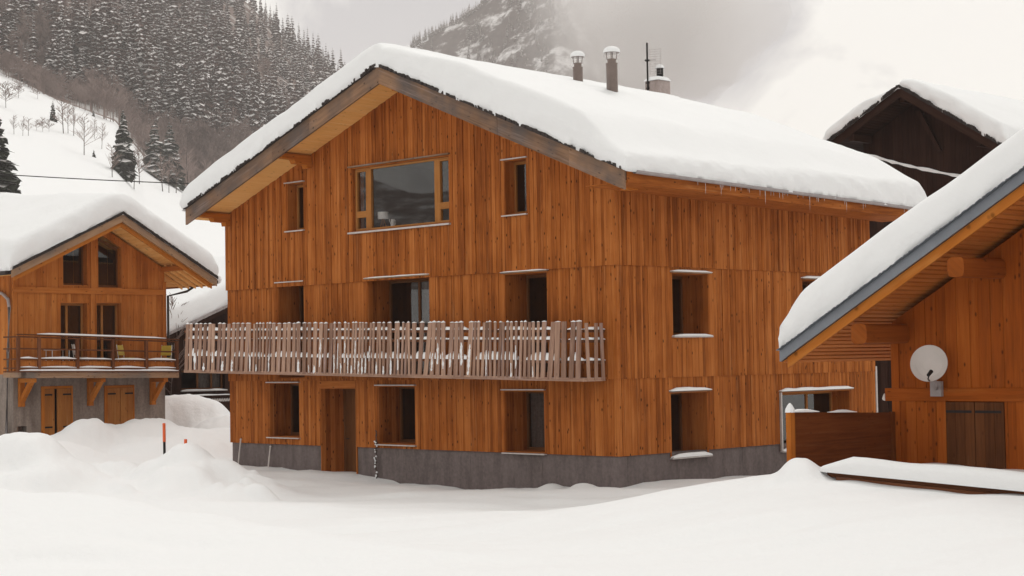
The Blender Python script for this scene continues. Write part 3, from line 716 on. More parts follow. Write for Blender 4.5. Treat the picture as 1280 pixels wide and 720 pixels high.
for j, y in enumerate((BY+.12, BY+.38, BY+.64)):
    l = (-.06, .03, -.05)[j]
    mb.prism([(BX1+.03, y, bz(BX1)-.02), (BX1+.03, y+.1, bz(BX1)-.02), (BX1+.03, y+.1+l, bt(BX1)-.03), (BX1+.03, y+l, bt(BX1)-.03)], (.028, 0, 0), 0, None, Z_)
bal = mb.build('balustrade', 'slat', balc)
cap.build('snow_cap', 'snow', balc, True)

# flues on the right-hand roof slope
def roofhit(px, py, th):
    d = FW*F+RT*(px-640)-UP*(py-360); lo, hi = 30/F, 80/F
    for _ in range(60):
        t = (lo+hi)/2; p = CP+d*t
        if p.z > float(roof_z(p.x, RF))+TILT*p.y+th and p.x > RF['E'][0]-.0: lo = t
        elif p.x <= RF['E'][0]: hi = t
        else: hi = t
    return CP+d*lo
for (px, py, htop, r, lab) in ((722.5, 98, 84, .145, 'flue'), (765.5, 119, 79, .16, 'flue')):
    p = roofhit(px, py, .85); dep = (p-CP).dot(FW); h = (py-htop)*dep/F
    mb = MB(); base = V((p.x, p.y, float(roof_z(p.x, RF))+TILT*p.y+.05)); top = p.z+h-base.z
    mb.lathe(base, [(r, 0), (r, top-.02), (r*1.06, top-.02), (r*1.06, top), (r*.75, top+.005), (r*.75, top+.12), (r*.7, top+.12), (r*.7, top-.2)], 24)
    fl = mb.build('flue_pipe', 'steel', roof, True)
    mb = MB()
    for k in range(4):
        a = k*math.pi/2+.6; mb.tube([base+V((r*.8*math.cos(a), r*.8*math.sin(a), top+.1)), base+V((r*.95*math.cos(a), r*.95*math.sin(a), top+.30))], .012, 6)
    mb.build('cap_bracket', 'steel', roof); mb = MB(); mb.lathe(base+V((0, 0, top+.28)), [(0, .0), (r*1.3, .0), (r*1.35, .02), (r*1.0, .05), (0, .07)], 20); mb.build('cowl', 'steel', roof, True)
    mb = MB(); mb.lathe(base+V((0, 0, top+.325)), [(r*1.38, -.03), (r*1.46, .0), (r*1.42, .05), (r*1.15, .10), (r*.7, .135), (0, .145)], 20); mb.build('snow_cap', 'snow', roof, True)
# masonry chimney beyond the ridge
dep = 55.0
q = D(822, 112, dep); cz = D(822, 100, dep).z; cx, cy = -8.35, None
c0 = U(822, 102, 0, -8.2); cx, cy, cz = c0.x, c0.y, c0.z
mb = MB(); mb.box((cx-.27, cy-.3, cz-2.2), (.54, 0, 0), (0, .6, 0), (0, 0, 2.2), 0); chm = mb.build('chimney', 'chimney', roof)
sb = MB(); sb.lathe((cx, cy, cz+.0), [(.40, -.01), (.43, .03), (.40, .09), (.3, .15), (.12, .19), (0, .2)], 4); 
mb = MB(); P = np.zeros((9, 9, 3))
for i in range(9):
    for j in range(9):
        a, b = -1+i/4, -1+j/4; e = (1-abs(a)**5)*(1-abs(b)**5); P[i, j] = (cx+a*.31, cy+b*.34, cz+.004+.15*max(e, 0)**.5)
mb.grid(P); mb.build('snow_cap', 'snow', roof, True)
mb = MB(); mb.lathe((cx+.02, cy+.1, cz+.12), [(.10, 0), (.12, .02), (.1, .06), (.11, .08), (.11, .32), (.09, .32), (.09, .02)], 14); mb.build('chimney_pot', 'black', roof, True)
mb = MB(); mb.lathe((cx+.02, cy+.1, cz+.44), [(.15, 0), (.15, .03), (.1, .1), (0, .13)], 14); mb.build('pot_snow', 'snow', roof, True)
aer = empty('television_aerial', (cx-.2, cy-.33, cz-.3), 'thin mast with a fine wire grid aerial strapped to the chimney', 'aerial')
dz = (100-52)*((V((cx, cy, cz))-CP).dot(FW))/F
ax_, ay_ = cx-.14, cy-.33
mb = MB(); mb.tube([(ax_, ay_, cz-.35), (ax_, ay_, cz+dz)], .03, 8); mb.build('mast', 'black', aer)
mb = MB()
for z in (-.25, -.08): mb.box((ax_-.05, ay_-.03, cz+z), (.1, 0, 0), (0, .06, 0), (0, 0, .04), 0)
mb.box((ax_-.06, ay_-.06, cz+dz*.52), (.12, 0, 0), (0, .12, 0), (0, 0, .05), 0); mb.build('clamp', 'black', aer)
mb = MB()
for k in range(11):
    z = cz+dz*.18+dz*.64*k/10; mb.tube([(ax_+.05, ay_+.02, z), (ax_+.42, ay_+.22, z+.0)], .0035, 5)
for k in range(3):
    mb.tube([(ax_+.08+.15*k, ay_+.04+.08*k, cz+dz*.18), (ax_+.08+.15*k, ay_+.04+.08*k, cz+dz*.82)], .0035, 5)
mb.tube([(ax_, ay_, cz+dz*.54), (ax_+.25, ay_+.13, cz+dz*.54)], .012, 6); mb.build('grid', 'gutter', aer)

# roof snow of the big chalet
def thM(a, b):
    e = RF['E'][0]; te = .46+.024*np.clip(b, 0, 12); d = np.clip((RX-a)/1.7, 0, 1); d = d*d*(3-2*d)
    return np.where(a < e, .80, np.minimum(.64+.34*np.clip((a-e)/3, 0, 1), te+(.98-te)*d))
roof_snow('roof_snow', frM, RF, OVH, YEND, thM, 'deep smooth snow blanket on the roof of the large larch chalet with the picket balcony', tilt=TILT, seed=2, na=80, nb=110, lip=.13, Rr=.34, pw=3.4, fray=.11)

# thin things at the plinth
ch = empty('hanging_strand', U(470, 597, 1, -.08), 'thin knotted dark strand flecked with ice hanging down the plinth beside the doorway', 'strand')
mb = MB(); top = U(470, 538, 1, -.06); bot = U(471, 598, 1, -.06); k = 26; pts = []
for i in range(k+1): 
    p = top.lerp(bot, i/k); p += V((random.uniform(-.04, .04), random.uniform(-.02, .0), 0)); pts.append(p)
mb.tube(pts, [.012+.022*random.random() for _ in pts], 6); mb.build('cord', 'bark', ch)
for p in pts[6:]:
    if random.random() < .75:
        r = random.uniform(.015, .04); mb = MB(); mb.lathe(p+V((random.uniform(-.035, .035), -.03, random.uniform(-.03, .03))), [(0, -r), (r*.8, -r*.5), (r, 0), (r*.7, r*.6), (0, r)], 7); mb.build('ice_clump', 'snow', ch, True)
for (a, b, lab) in (((301, 549), (297, 583), 'taller of the two thin pale rods leaning on the plinth left of the doorway'), ((338, 558), (335, 583), 'shorter of the two thin pale rods leaning on the plinth, nearer the doorway')):
    p, q = U(*a, 1, -.02), U(b[0], b[1]+4, 1, -.28); mb = MB(); mb.tube([q, p], .022, 8); mb.lathe(p, [(0, -.02), (.03, -.02), (.034, .01), (0, .03)], 8, 0)
    tag(mb.build('thin_rod', 'dish'), lab, 'rod', 'rods leaning on the plinth')
def stake(a, b, dep, lab, split_):
    top, bot = D(*a, dep), D(*b, dep); s = empty('snow_stake', bot, lab, 'snow stake', 'snow marker stakes')
    mid = bot.lerp(top, split_); mb = MB(); mb.tube([bot, mid], .036, 10); mb.build('pole', 'black', s)
    mb = MB(); mb.tube([mid, top], .041, 10); mb.build('orange_tip', 'orange_paint', s)
stake((205, 529), (206, 590), 47, 'taller marker stake with orange top and dark shaft behind the snow heap', .62)
stake((232, 549), (232, 590), 46, 'short orange tipped stake just showing over the snow heap', .3)

# ================================================================== right-hand chalet
rc = empty('timber_chalet', (14.6, 0, -1.8), 'red-brown timber chalet at the right with grey-edged roof, dark shutters and a satellite dish', 'chalet')
RY = -4.0; RX0, RX1 = 10.18, 19.4; RE = 14.79
k_ = (3.46-.59)/(13.67-8.74)
RR = dict(L=(8.74, .59), R=(2*RE-8.74, .59), E=(RE, .59+k_*(RE-8.74)))
frR = Frame((0, 0, 0), X_, Y_)
ru = lambda s: float(roof_z(s, RR))-.36
dz0, dz1 = U(1220, 597, 1, RY).z-.25, U(1220, 502, 1, RY).z
sx0, sx1 = U(1183, 550, 1, RY).x, U(1257, 550, 1, RY).x
bz0 = -.36; bz1 = -.13
mb = MB()
facade(mb, (0, RY, 0), X_, NF, RX0, RX1, bz1+.004, ru, [], .16, .26, relief=.012)
facade(mb, (0, RY, 0), X_, NF, RX0, RX1, -2.6, bz0-.004, [(sx0, sx1, -2.3, dz1)], .16, .26, relief=.012)
mb.build('wall', 'right_clad', rc)
mb = MB(); facade(mb, (RX0, 0, 0), Y_, -NS, RY+.13, 4, -2.6, .95, [], .2, .3); facade(mb, (RX1, 0, 0), Y_, NS, RY+.13, 4, -2.6, .95, [], .2, .3); facade(mb, (0, 4, 0), X_, -NF, RX0, RX1, -2.6, ru, [], .2, .3)
mb.build('wall', 'right_clad', rc)
mb = MB(); mb.box((RX0-.16, RY-.035, bz0), (RX1-RX0+.16, 0, 0), (0, .1, 0), (0, 0, bz1-bz0), 0, .35, X_); mb.build('beam', 'right_clad', rc)
mb = MB(); mb.box((RX0-.02, RY-.03, -2.6), (.16, 0, 0), (0, .02, 0), (0, 0, 2.6+bz0-.004), 0, .7, Z_); mb.box((RX0-.02, RY-.03, bz1+.004), (.16, 0, 0), (0, .02, 0), (0, 0, .9), 0, .5, Z_); mb.build('corner_post', 'right_clad', rc)
sh = None
mid = (sx0+sx1)/2
fm = MB()
fm.box((sx0-.05, RY-.03, dz1+.003), (sx1-sx0+.1, 0, 0), (0, .05, 0), (0, 0, .06), 0); fm.build('shutter_lintel', 'right_dark', rc)
for a, b in ((sx0+.01, mid-.006), (mid+.006, sx1-.01)):
    mb = MB(); n = 3
    for i in range(n): mb.box((a+(b-a)*i/n+.003, RY-.012, dz0), ((b-a)/n-.006, 0, 0), (0, .045, 0), (0, 0, dz1-dz0-.01), 0)
    sh = mb.build('shutter', 'shutter', rc)
    for z in (dz1-.2, dz0+.35):
        hm = MB(); hm.box((a+.01, RY-.022, z), (b-a-.06, 0, 0), (0, .008, 0), (0, 0, .045), 0); hm.build('hinge', 'black', sh)
rroof = gable_roof(rc, frR, RR, -5.45, 4.8, .2, .2, ('tile', 'right_soffit', 'sheet', 'sheet'), barge_w=.035, edge_h=.012, soffit_boards=.13)
for sgn, xa in ((-1, 8.74), (1, 2*RE-8.74)):        # orange board under the sheet metal verge
    mb = MB(); e = .0
    x0, z0 = xa+(.12 if sgn < 0 else -.12), float(roof_z(xa+(.12 if sgn < 0 else -.12), RR))-.2; x1, z1 = RE, RR['E'][1]-.2
    mb.prism([(x0, -5.42, z0), (x1, -5.42, z1), (x1, -5.42, z1-.19), (x0, -5.42, z0-.19)], (0, .06, 0), 0, .6, V((x1-x0, 0, z1-z0)).normalized()); mb.build('bargeboard', 'orange', rroof)
for px, py, r in ((1135, 417, .175), (1255, 336, .17)):
    c = U(px, py, 1, RY); mb = MB(); sect = [(math.copysign(abs(math.cos(t))**.5, math.cos(t))*r*.92, math.copysign(abs(math.sin(t))**.5, math.sin(t))*r) for t in [2*math.pi*i/28 for i in range(28)]]
    mb.prism([(c.x-.12+x, -5.41, c.z+z) for x, z in sect], (0, 1.7, 0), 0, .25, Y_); mb.build('purlin', 'right_beam', rroof, False)
mb = MB(); mb.tube([(RE, -5.36, RR['E'][1]-.6), (RE, RY+.3, RR['E'][1]-.6)], .2, 18); mb.build('log_purlin', 'right_clad', rroof)
def thR(a, b): return .99-.03*(a-8.74)
roof_snow('roof_snow', frR, RR, -5.45, 4.8, thR, 'thick steep snow slab on the grey-edged roof of the right-hand chalet with the satellite dish', seed=5, na=70, nb=60, lip=.0, Rr=.5, pw=2.7, fray=.1)
# satellite dish
dc = U(1161, 454, 1, RY-.42); rad = 23.2*((dc-CP).dot(FW))/F
ds = empty('satellite_dish', (dc.x+.12, RY-.05, dc.z-.4), 'round grey-white satellite dish on a wall bracket above the dark shutters', 'satellite dish')
axd = (CP-dc).normalized()*.8+V((0, -.5, .25)); axd.normalize()
mb = MB(); mb.lathe(dc, [(0, -.085), (rad*.35, -.075), (rad*.7, -.045), (rad*.97, 0), (rad, .004), (rad*1.01, -.012), (rad*.72, -.065), (rad*.35, -.095), (0, -.105)], 40, 0, axd); mb.build('reflector', 'dish', ds, True)
fd = U(1162, 467, 1, RY-.80); lowp = dc-Z_*rad*.98
mb = MB(); mb.tube([lowp+V((0, .02, 0)), lowp.lerp(fd, .55)+V((0, -.05, -.03)), fd], .012, 8); mb.build('feed_arm', 'black', ds)
mb = MB(); mb.tube([fd+V((0, -.05, -.03)), fd+V((0, .06, .04))], [.03, .036], 10); mb.build('receiver', 'black', ds)
bp = U(1172, 487, 1, RY-.05)
mb = MB(); mb.tube([dc+V((0, .1, -.1)), V((dc.x+.05, RY-.25, dc.z-.4)), V((bp.x, RY-.1, bp.z))], .022, 8); mb.build('mount_pipe', 'gutter', ds)
mb = MB(); mb.box((bp.x-.11, RY-.12, bp.z-.12), (.22, 0, 0), (0, .08, 0), (0, 0, .27), 0); mb.build('mount_box', 'gutter', ds)
fp = U(1105, 497, 1, RY-.0)
fe = empty('hanging_bulb', (fp.x, RY, fp.z), 'small pale drop-shaped bulb hanging from the beam end at the corner of the right-hand chalet', 'ornament')
mb = MB(); mb.tube([(RX0-.13, RY+.02, bz0-.0), (RX0-.13, RY+.02, bz0-.07), (fp.x, RY+.02, fp.z+.06)], .006, 6); mb.build('cord', 'black', fe)
mb = MB(); mb.lathe((fp.x, RY+.02, fp.z-.06), [(0, 0), (.035, .015), (.045, .045), (.03, .09), (.012, .13), (0, .14)], 12); mb.build('drop', 'white_paint', fe, True)
# dark screen panel
pz0, pz1 = -.46, -.57
pn = empty('screen_panel', (10.2, -5.6, -1.8), 'dark stained board screen standing in the snow beside the right-hand chalet', 'fence panel')
mb = MB(); n = 5
for i in range(n):
    q0, q1 = i/n, (i+1)/n-.0006
    f = lambda y, q: (10.2, y, -2.3+((pz0 if y < -6 else pz1)+2.3)*q)
    mb.prism([f(-7.2, q0), f(-4.06, q0), f(-4.06, q1), f(-7.2, q1)], (-.03, 0, 0), 0, None, Y_)
mb.build('boards', 'right_dark', pn)
mb = MB(); mb.box((10.17, -7.33, -2.3), (.1, 0, 0), (0, .12, 0), (0, 0, 2.3+pz0+.005), 0); mb.build('post', 'orange', pn)
mb = MB(); mb.box((10.17, -4.16, -2.3), (.07, 0, 0), (0, .09, 0), (0, 0, 2.3+pz1+.015), 0); mb.build('post', 'right_dark', pn)
snowstrip((10.16, -7.3, pz0+.003), (0, .8, -.02), (.12, 0, 0), .05).build('snow_strip', 'snow', pn, True)
snowstrip((10.16, -6.1, pz0-.04), (0, .75, -.02), (.12, 0, 0), .04).build('snow_strip', 'snow', pn, True)
mb = MB(); mb.lathe((10.21, -7.26, pz0+.0), [(.09, 0), (.08, .06), (.045, .12), (.015, .155), (0, .16)], 10); mb.build('snow_cap', 'snow', pn, True)
# low rail fence buried in snow
FY = -7.6
a, b = U(1034, 596, 1, FY), U(1300, 625, 1, FY)
lf = empty('rail_fence', (a+b)/2-Z_*.4, 'low red-brown rail fence buried under a thick roll of snow at the right', 'fence')
dd_ = b-a; ex = dd_*.0
mb = MB(); a2 = a+dd_*1.35
mb.prism([a+V((0, 0, -.0)), a2, a2+V((0, 0, .13)), a+V((0, 0, .1))], (0, .06, 0), 0, .5, X_); mb.build('rail', 'railwood', lf)
mb = MB(); mb.prism([a+V((.2, -.05, -.07)), a2+V((0, -.05, -.10)), a2+V((0, -.05, .03)), a+V((.2, -.05, .015))], (0, .04, 0), 0, .9, X_); mb.build('rail', 'railwood', lf)
for q in (.02, .42, .88, 1.3):
    p = a+dd_*q; mb = MB(); mb.box(p+V((-.05, .07, -1.0)), (.1, 0, 0), (0, .1, 0), (0, 0, 1.1), 0); mb.build('post', 'railwood', lf)
snowstrip(a+V((-.05, .27, .09)), a2-a+V((.1, 0, .03)), (0, -.4, 0), .26, .25, 6, .12).build('snow_roll', 'snow', lf, True)

# ================================================================== left-hand chalet
LXW = -25.0; LY0, LY1 = -2.02, 3.96
lc = empty('small_chalet', (-29, 1, -2.2), 'smaller honey-brown chalet at the left with a railed balcony over a rendered basement', 'chalet')
RL = dict(L=(-2.87, 3.70), R=(5.21, 3.56), E=(1.31, 5.70))
frL = Frame((-23.6, 0, 0), Y_, -X_)
lu = lambda s: float(roof_z(s, RL))-.28
u0 = lambda px, py: U(px, py, 0, LXW)
def wy_(px, py): return u0(px, py).y
zB = u0(110, 466).z
w1 = (wy_(78, 340), wy_(110, 340), u0(94, 357.5).z); w2 = (wy_(122, 340), wy_(153, 340), u0(138, 360.5).z)
g1 = lambda s: lu(s)-.28
d1 = (wy_(75, 400), wy_(110, 400), .5, u0(92, 378).z); d2 = (wy_(120, 400), wy_(153, 400), .5, u0(136, 378).z)
zbm = u0(110, 365).z
mb = MB()
facade(mb, (LXW, 0, 0), Y_, NS, LY0, LY1, zbm, lu, [(*w1, g1), (*w2, g1)], .16, .26, relief=.01)
facade(mb, (LXW, 0, 0), Y_, NS, LY0, LY1, zB, zbm-.003, [d1, d2], .16, .26, relief=.01)
facade(mb, (0, LY0, 0), X_, NF, -34, LXW-.13, zB, 3.7, [], .2, .3)
facade(mb, (0, LY1, 0), X_, -NF, -34, LXW-.13, zB, 3.6, [], .2, .3)
facade(mb, (-34, 0, 0), Y_, -NS, LY0, LY1, zB, lu, [], .2, .3)
mb.build('wall', 'soft_clad', lc)
mb = MB(); mb.box((LXW+.015, LY0, zbm-.07), (.05, 0, 0), (0, LY1-LY0, 0), (0, 0, .2), 0, .6, Y_); mb.build('beam', 'soft_clad', lc)
mb = MB()
for y in (LY0-.02, LY1-.1): mb.box((LXW+.012, y, zB), (.04, 0, 0), (0, .14, 0), (0, 0, 3.2), 0, None, Z_)
mid_ = (w1[1]+w2[0])/2
mb.box((LXW+.012, mid_-.1, zbm+.14), (.045, 0, 0), (0, .2, 0), (0, 0, lu(mid_)-zbm-.16), 0, .7, Z_)
mb.box((LXW+.012, (d1[1]+d2[0])/2-.08, zB), (.045, 0, 0), (0, .16, 0), (0, 0, zbm-.08-zB), 0, .7, Z_)
mb.build('corner_board', 'soft_clad', lc)
for w in (w1, w2):           # sloped gable windows
    mb = MB(); s0, s1, z0 = w; t = .03
    for a in (s0, s1-t): mb.prism([(LXW-.004, a, z0), (LXW-.004, a+t, z0), (LXW-.004, a+t, g1(a+t)), (LXW-.004, a, g1(a))], (-.32, 0, 0), 0, None, Z_)
    mb.box((LXW-.004, s0+t, z0), (-.32, 0, 0), (0, s1-s0-2*t, 0), (0, 0, t), 0)
    o = mb.build('window', 'soft_clad', lc)
    mb = MB(); x = LXW-.26
    q = [(x, s0+t, z0+t), (x, s1-t, z0+t), (x, s1-t, g1(s1-t)-.02), (x, s0+t, g1(s0+t)-.02)]
    if w is w1:
        cs = [V(p) for p in q]
    c = sum((V(p) for p in q), V())/4; qi = [V(p).lerp(c, .12) for p in q]
    for i in range(4): mb.prism([q[i], q[(i+1) % 4], qi[(i+1) % 4], qi[i]], (-.05, 0, 0), 0, None, Z_)
    mb.build('frame', 'frame_dark', o)
    mb = MB(); mb.prism([p+V((-.02, 0, 0)) for p in qi], (-.008, 0, 0), 0); mb.build('pane', 'glass', o)
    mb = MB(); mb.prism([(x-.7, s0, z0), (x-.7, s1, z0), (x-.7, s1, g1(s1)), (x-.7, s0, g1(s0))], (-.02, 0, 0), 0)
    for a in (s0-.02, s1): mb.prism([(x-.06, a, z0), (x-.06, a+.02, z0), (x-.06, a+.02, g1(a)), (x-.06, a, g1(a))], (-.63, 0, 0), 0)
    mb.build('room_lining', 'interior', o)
for d in (d1, d2):
    opening(lc, (LXW, 0, 0), Y_, NS, d, .3, wood_='soft_clad', frame='frame', mull=(.38,), ledge=False, sill=False, name='balcony_door')
mb = MB()
hx = u0(24, 540)
fd_ = [(u0(51.5, 500).y, u0(91, 500).y, u0(70, 482.5).z), (u0(130.5, 500).y, u0(168, 500).y, u0(150, 481.5).z)]
def wallbox(y0, y1, z0, z1): mb.box((LXW-.35, y0, z0), (.33, 0, 0), (0, y1-y0, 0), (0, 0, z1-z0), 0)
ca, cb, cz_ = max(u0(13, 540).y, LY0+.12), u0(34, 540).y, u0(24, 533).z
wallbox(LY0, ca, -3.2, zB-.003); wallbox(ca, cb, cz_, zB-.003)
prev = cb
for y0, y1, z1 in fd_:
    wallbox(prev, y0, -3.2, zB-.003); wallbox(y0, y1, z1, zB-.003); prev = y1
wallbox(prev, LY1, -3.2, zB-.003)
mb.box((-34, LY0, -3.2), (9-.353, 0, 0), (0, .3, 0), (0, 0, 3.2+zB-.003), 0); mb.box((-34, LY1-.3, -3.2), (9-.353, 0, 0), (0, .3, 0), (0, 0, 3.2+zB-.003), 0)
mb.build('basement_wall', 'render', lc)
mb = MB(); mb.box((LXW-.8, ca-.1, -3.2), (.02, 0, 0), (0, cb-ca+.2, 0), (0, 0, 2.0), 0); 
o = mb.build('cellar_opening', 'interior', lc)
mb = MB(); mb.box((LXW-.12, ca+.12, cz_-.55), (.03, 0, 0), (0, .35, 0), (0, 0, .2), 0); mb.box((LXW-.1, ca+.02, -3), (.04, 0, 0), (0, .05, 0), (0, 0, 3+cz_), 0); mb.build('broken_board', 'barge', o)
for i, (y0, y1, z1) in enumerate(fd_):
    mb = MB(); mb.box((LXW-.1, y0+.003, -3), (.11, 0, 0), (0, .12, 0), (0, 0, z1+3-.003), 0, None, Z_); mb.box((LXW-.1, y1-.05, -3), (.11, 0, 0), (0, .047, 0), (0, 0, z1+3-.003), 0, None, Z_)
    mb.box((LXW-.1, y0+.125, z1-.09), (.1, 0, 0), (0, y1-y0-.18, 0), (0, 0, .087), 0); fr_ = mb.build('cellar_door', 'orange', lc)
    a, b = y0+.13, y1-.055; gap = .10 if i == 0 else .012; m_ = a+(b-a)*(.42 if i == 0 else .5)
    for (p, q) in ((a, m_-gap/2), (m_+gap/2, b)):
        mb = MB(); mb.box((LXW-.05, p+.003, -3), (.045, 0, 0), (0, (q-p)/2-.004, 0), (0, 0, z1+3-.1), 0, None, Z_); mb.box((LXW-.05, (p+q)/2+.001, -3), (.045, 0, 0), (0, (q-p)/2-.004, 0), (0, 0, z1+3-.1), 0, None, Z_)
        mb.build('leaf', 'shutter_light', fr_)
        hm = MB()
        for z in (z1-.32, z1-1.42):
            l = min(.32, (q-p)*.75); y = p+.005 if p == a else q-l-.005
            hm.box((LXW+.0, y, z), (.01, 0, 0), (0, l, 0), (0, 0, .055), 0)
        hm.build('hinge', 'black', fr_)
    mb = MB(); mb.box((LXW-.4, a-.1, -3), (.02, 0, 0), (0, b-a+.2, 0), (0, 0, z1+3), 0); mb.build('dark_cellar', 'interior', fr_)
# roof
lroof = gable_roof(lc, frL, RL, 0.0, 10.6, .16, .26, ('tile', 'soffit', 'barge_light', 'tile'), barge_w=.05, edge_h=.09, soffit_boards=.2, jag=.1)
for (xa, za) in ((RL['L'], 0), (RL['R'], 0)):
    ya, z_ = xa; yb, zb_ = RL['E']; q = .035
    p0 = V((-23.66, ya+(yb-ya)*q, z_+(zb_-z_)*q-.26)); p1 = V((-23.66, yb, zb_-.26)); mb = MB()
    mb.prism([p0, p1, p1-Z_*.16, p0-Z_*.16], (-.06, 0, 0), 0, .8, (p1-p0).normalized()); mb.build('bargeboard', 'orange', lroof)
for y in (LY0+.05, 1.31, LY1-.05):
    z = lu(y)+.02; mb = MB(); mb.prism([(-23.75, y-.1, z), (-23.75, y+.1, z), (-23.75, y+.1, z-.16), (-23.75, y-.1, z-.16)], (-1.4, 0, 0), 0, None, X_); mb.build('purlin', 'soft_clad', lroof)
for i in range(5):
    x = -24.0-.42*i; mb = MB(); ya, za2 = RL['R'][0]-.05, RL['R'][1]-.2; yb = LY1-.1; zb2 = lu(yb)+.07
    if x > LXW+.1 or True: mb.prism([(x, ya, za2), (x, yb, zb2), (x, yb, zb2-.1), (x, ya, za2-.1)], (.07, 0, 0), 0, .9, Y_); mb.build('rafter', 'soffit', lroof)
mb = MB(); mb.prism([(-23.62, RL['R'][0], RL['R'][1]-.24), (-34, RL['R'][0], RL['R'][1]-.24), (-34, RL['R'][0], RL['R'][1]-.03), (-23.62, RL['R'][0], RL['R'][1]-.03)], (0, .03, 0), 0); mb.build('fascia', 'orange', lroof)
for yy, zz, sg in ((RL['R'][0]+.1, RL['R'][1]-.1, 1), (RL['L'][0]-.1, RL['L'][1]-.1, -1)):
    mb = MB(); mb.tube([(-23.7, yy, zz), (-34, yy, zz)], .07, 8); mb.build('gutter', 'tile', lroof)
mb = MB(); p = [U(-8, 364, 1, LY0-.12), U(3, 367, 1, LY0-.12), U(10, 374, 1, LY0-.12), U(11.5, 384, 1, LY0-.12), U(10, 440, 1, LY0-.12), U(8, 545, 1, LY0-.12)]
mb.tube(p, .055, 8); mb.build('downpipe', 'gutter', lc, True)
g0 = MB(); p = [V((-24.9, LY1+1.25, 3.36)), V((-24.9, LY1+.9, 3.16)), V((-24.9, LY1+.08, 2.98)), V((-24.9, LY1+.08, .4))]; g0.tube(p, .045, 8); g0.build('downpipe', 'tile', lc, True)
def thL(a, b): return .92+.07*b
roof_snow('roof_snow', frL, RL, 0.0, 10.6, thL, 'rounded snow blanket on the roof of the smaller left-hand chalet', seed=9, na=60, nb=60, lip=.08, Rr=.42, pw=3)
mb = MB(); mb.lathe((-23.9, RL['R'][0]+.22, RL['R'][1]+.0), [(0, -.2), (.16, -.12), (.2, 0), (.15, .12), (0, .16)], 10); mb.build('snow_lump', 'snow', lc, True)
# balcony
BXF = -24.0; by0, by1 = -2.43, 3.86
lb_z = lambda y: .40-.11*(y-by0)/(by1-by0)
lt_z = lambda y: 1.55-.20*(y-by0)/(by1-by0)
mb = MB()
for i in range(7):
    x = LXW+.06+i*.142; mb.prism([(x, by0, lb_z(by0)), (x, by1, lb_z(by1)), (x, by1, lb_z(by1)-.04), (x, by0, lb_z(by0)-.04)], (.135, 0, 0), 0, None, Y_)
lb = mb.build('balcony', 'railwood', lc)
mb = MB(); mb.prism([(BXF+.005, by0+.3, lb_z(by0)-.045), (BXF+.005, by1, lb_z(by1)-.045), (BXF+.005, by1, lb_z(by1)-.24), (BXF+.005, by0+.3, lb_z(by0)-.24)], (-.08, 0, 0), 0, .8, Y_)
for i in range(2):
    y = by0+.02+.3*i; mb.box((LXW+.02, y, lb_z(by0)-.22), (1.0, 0, 0), (0, .1, 0), (0, 0, .17), 0)
mb.build('edge_beam', 'barge_light', lb)
pys = [U(px, 440, 0, BXF).y for px in (22, 49, 97, 141, 183, 221)]; pys[0] = by0+.03
for y in pys:
    mb = MB(); mb.box((BXF-.06, y-.05, lb_z(y)-.05), (.1, 0, 0), (0, .1, 0), (0, 0, lt_z(y)-lb_z(y)+.03), 0); mb.build('post', 'railwood', lb)
for q, h, sh_ in ((1.0, .05, .05), (.66, .05, .0), (.36, .05, .055), (.10, .05, .05)):
    rz = lambda y: lb_z(y)+(lt_z(y)-lb_z(y))*q
    mb = MB(); mb.prism([(BXF-.04, by0, rz(by0)), (BXF-.04, by1, rz(by1)), (BXF-.04, by1, rz(by1)-h), (BXF-.04, by0, rz(by0)-h)], (.06, 0, 0), 0, .2, Y_)
    if q == 1.0: mb.box((BXF-.07, by0, rz(by0)+.03), (.13, 0, 0), (0, by1-by0, lt_z(by1)-lt_z(by0)), (0, 0, .04), 0, .2, Y_)
    mb.box((BXF-.95, by0+.01, rz(by0)-h), (.9, 0, 0), (0, .05, 0), (0, 0, h), 0, .2, X_)
    r_ = mb.build('rail', 'railwood', lb)
    if sh_:
        zz = .073 if q == 1.0 else .002
        if q == 1.0: snowstrip((BXF-.07, by0+.75, rz(by0)+zz-.02), (0, by1-by0-1.3, (rz(by1)-rz(by0))*.8), (.13, 0, 0), .055, .2, 4, .15).build('snow_strip', 'snow', r_, True)
        else:
            for a, b in zip(pys, pys[1:]): snowstrip((BXF-.04, a+.06, rz(a)+zz), (0, b-a-.12, rz(b)-rz(a)), (.07, 0, 0), sh_, .15, 4, .4).build('snow_strip', 'snow', r_, True)
mb = MB()
n = 42
for i in range(n):
    y = by0+.1+(by1-by0-.2)*i/n; z0, z1 = lb_z(y)+(lt_z(y)-lb_z(y))*.12, lb_z(y)+(lt_z(y)-lb_z(y))*.30
    mb.box((BXF-.085, y, z0), (.02, 0, 0), (0, (by1-by0-.2)/n-.006, 0), (0, 0, z1-z0), 0)
mb.build('board_panel', 'soft_clad', lb)
snowstrip((BXF-.14, by0+.05, lb_z(by0)+.003), (0, by1-by0-.1, -.11), (.2, 0, 0), .07, .2, 4, .4).build('snow_strip', 'snow', lb, True)
for px in (25, 111, 189):
    y = u0(px, 480).y; z = lb_z(y)-.24; mb = MB()
    mb.box((LXW+.02, y-.09, z-.95), (.14, 0, 0), (0, .18, 0), (0, 0, .95), 0); mb.box((LXW+.16, y-.09, z-.14), (.76, 0, 0), (0, .18, 0), (0, 0, .137), 0)
    mb.prism([(LXW+.165, y-.075, z-.82), (LXW+.165, y-.075, z-.62), (LXW+.62, y-.075, z-.145), (LXW+.82, y-.075, z-.145)], (0, .15, 0), 0, None, V((.6, 0, .7)).normalized())
    mb.build('bracket', 'orange', lb)
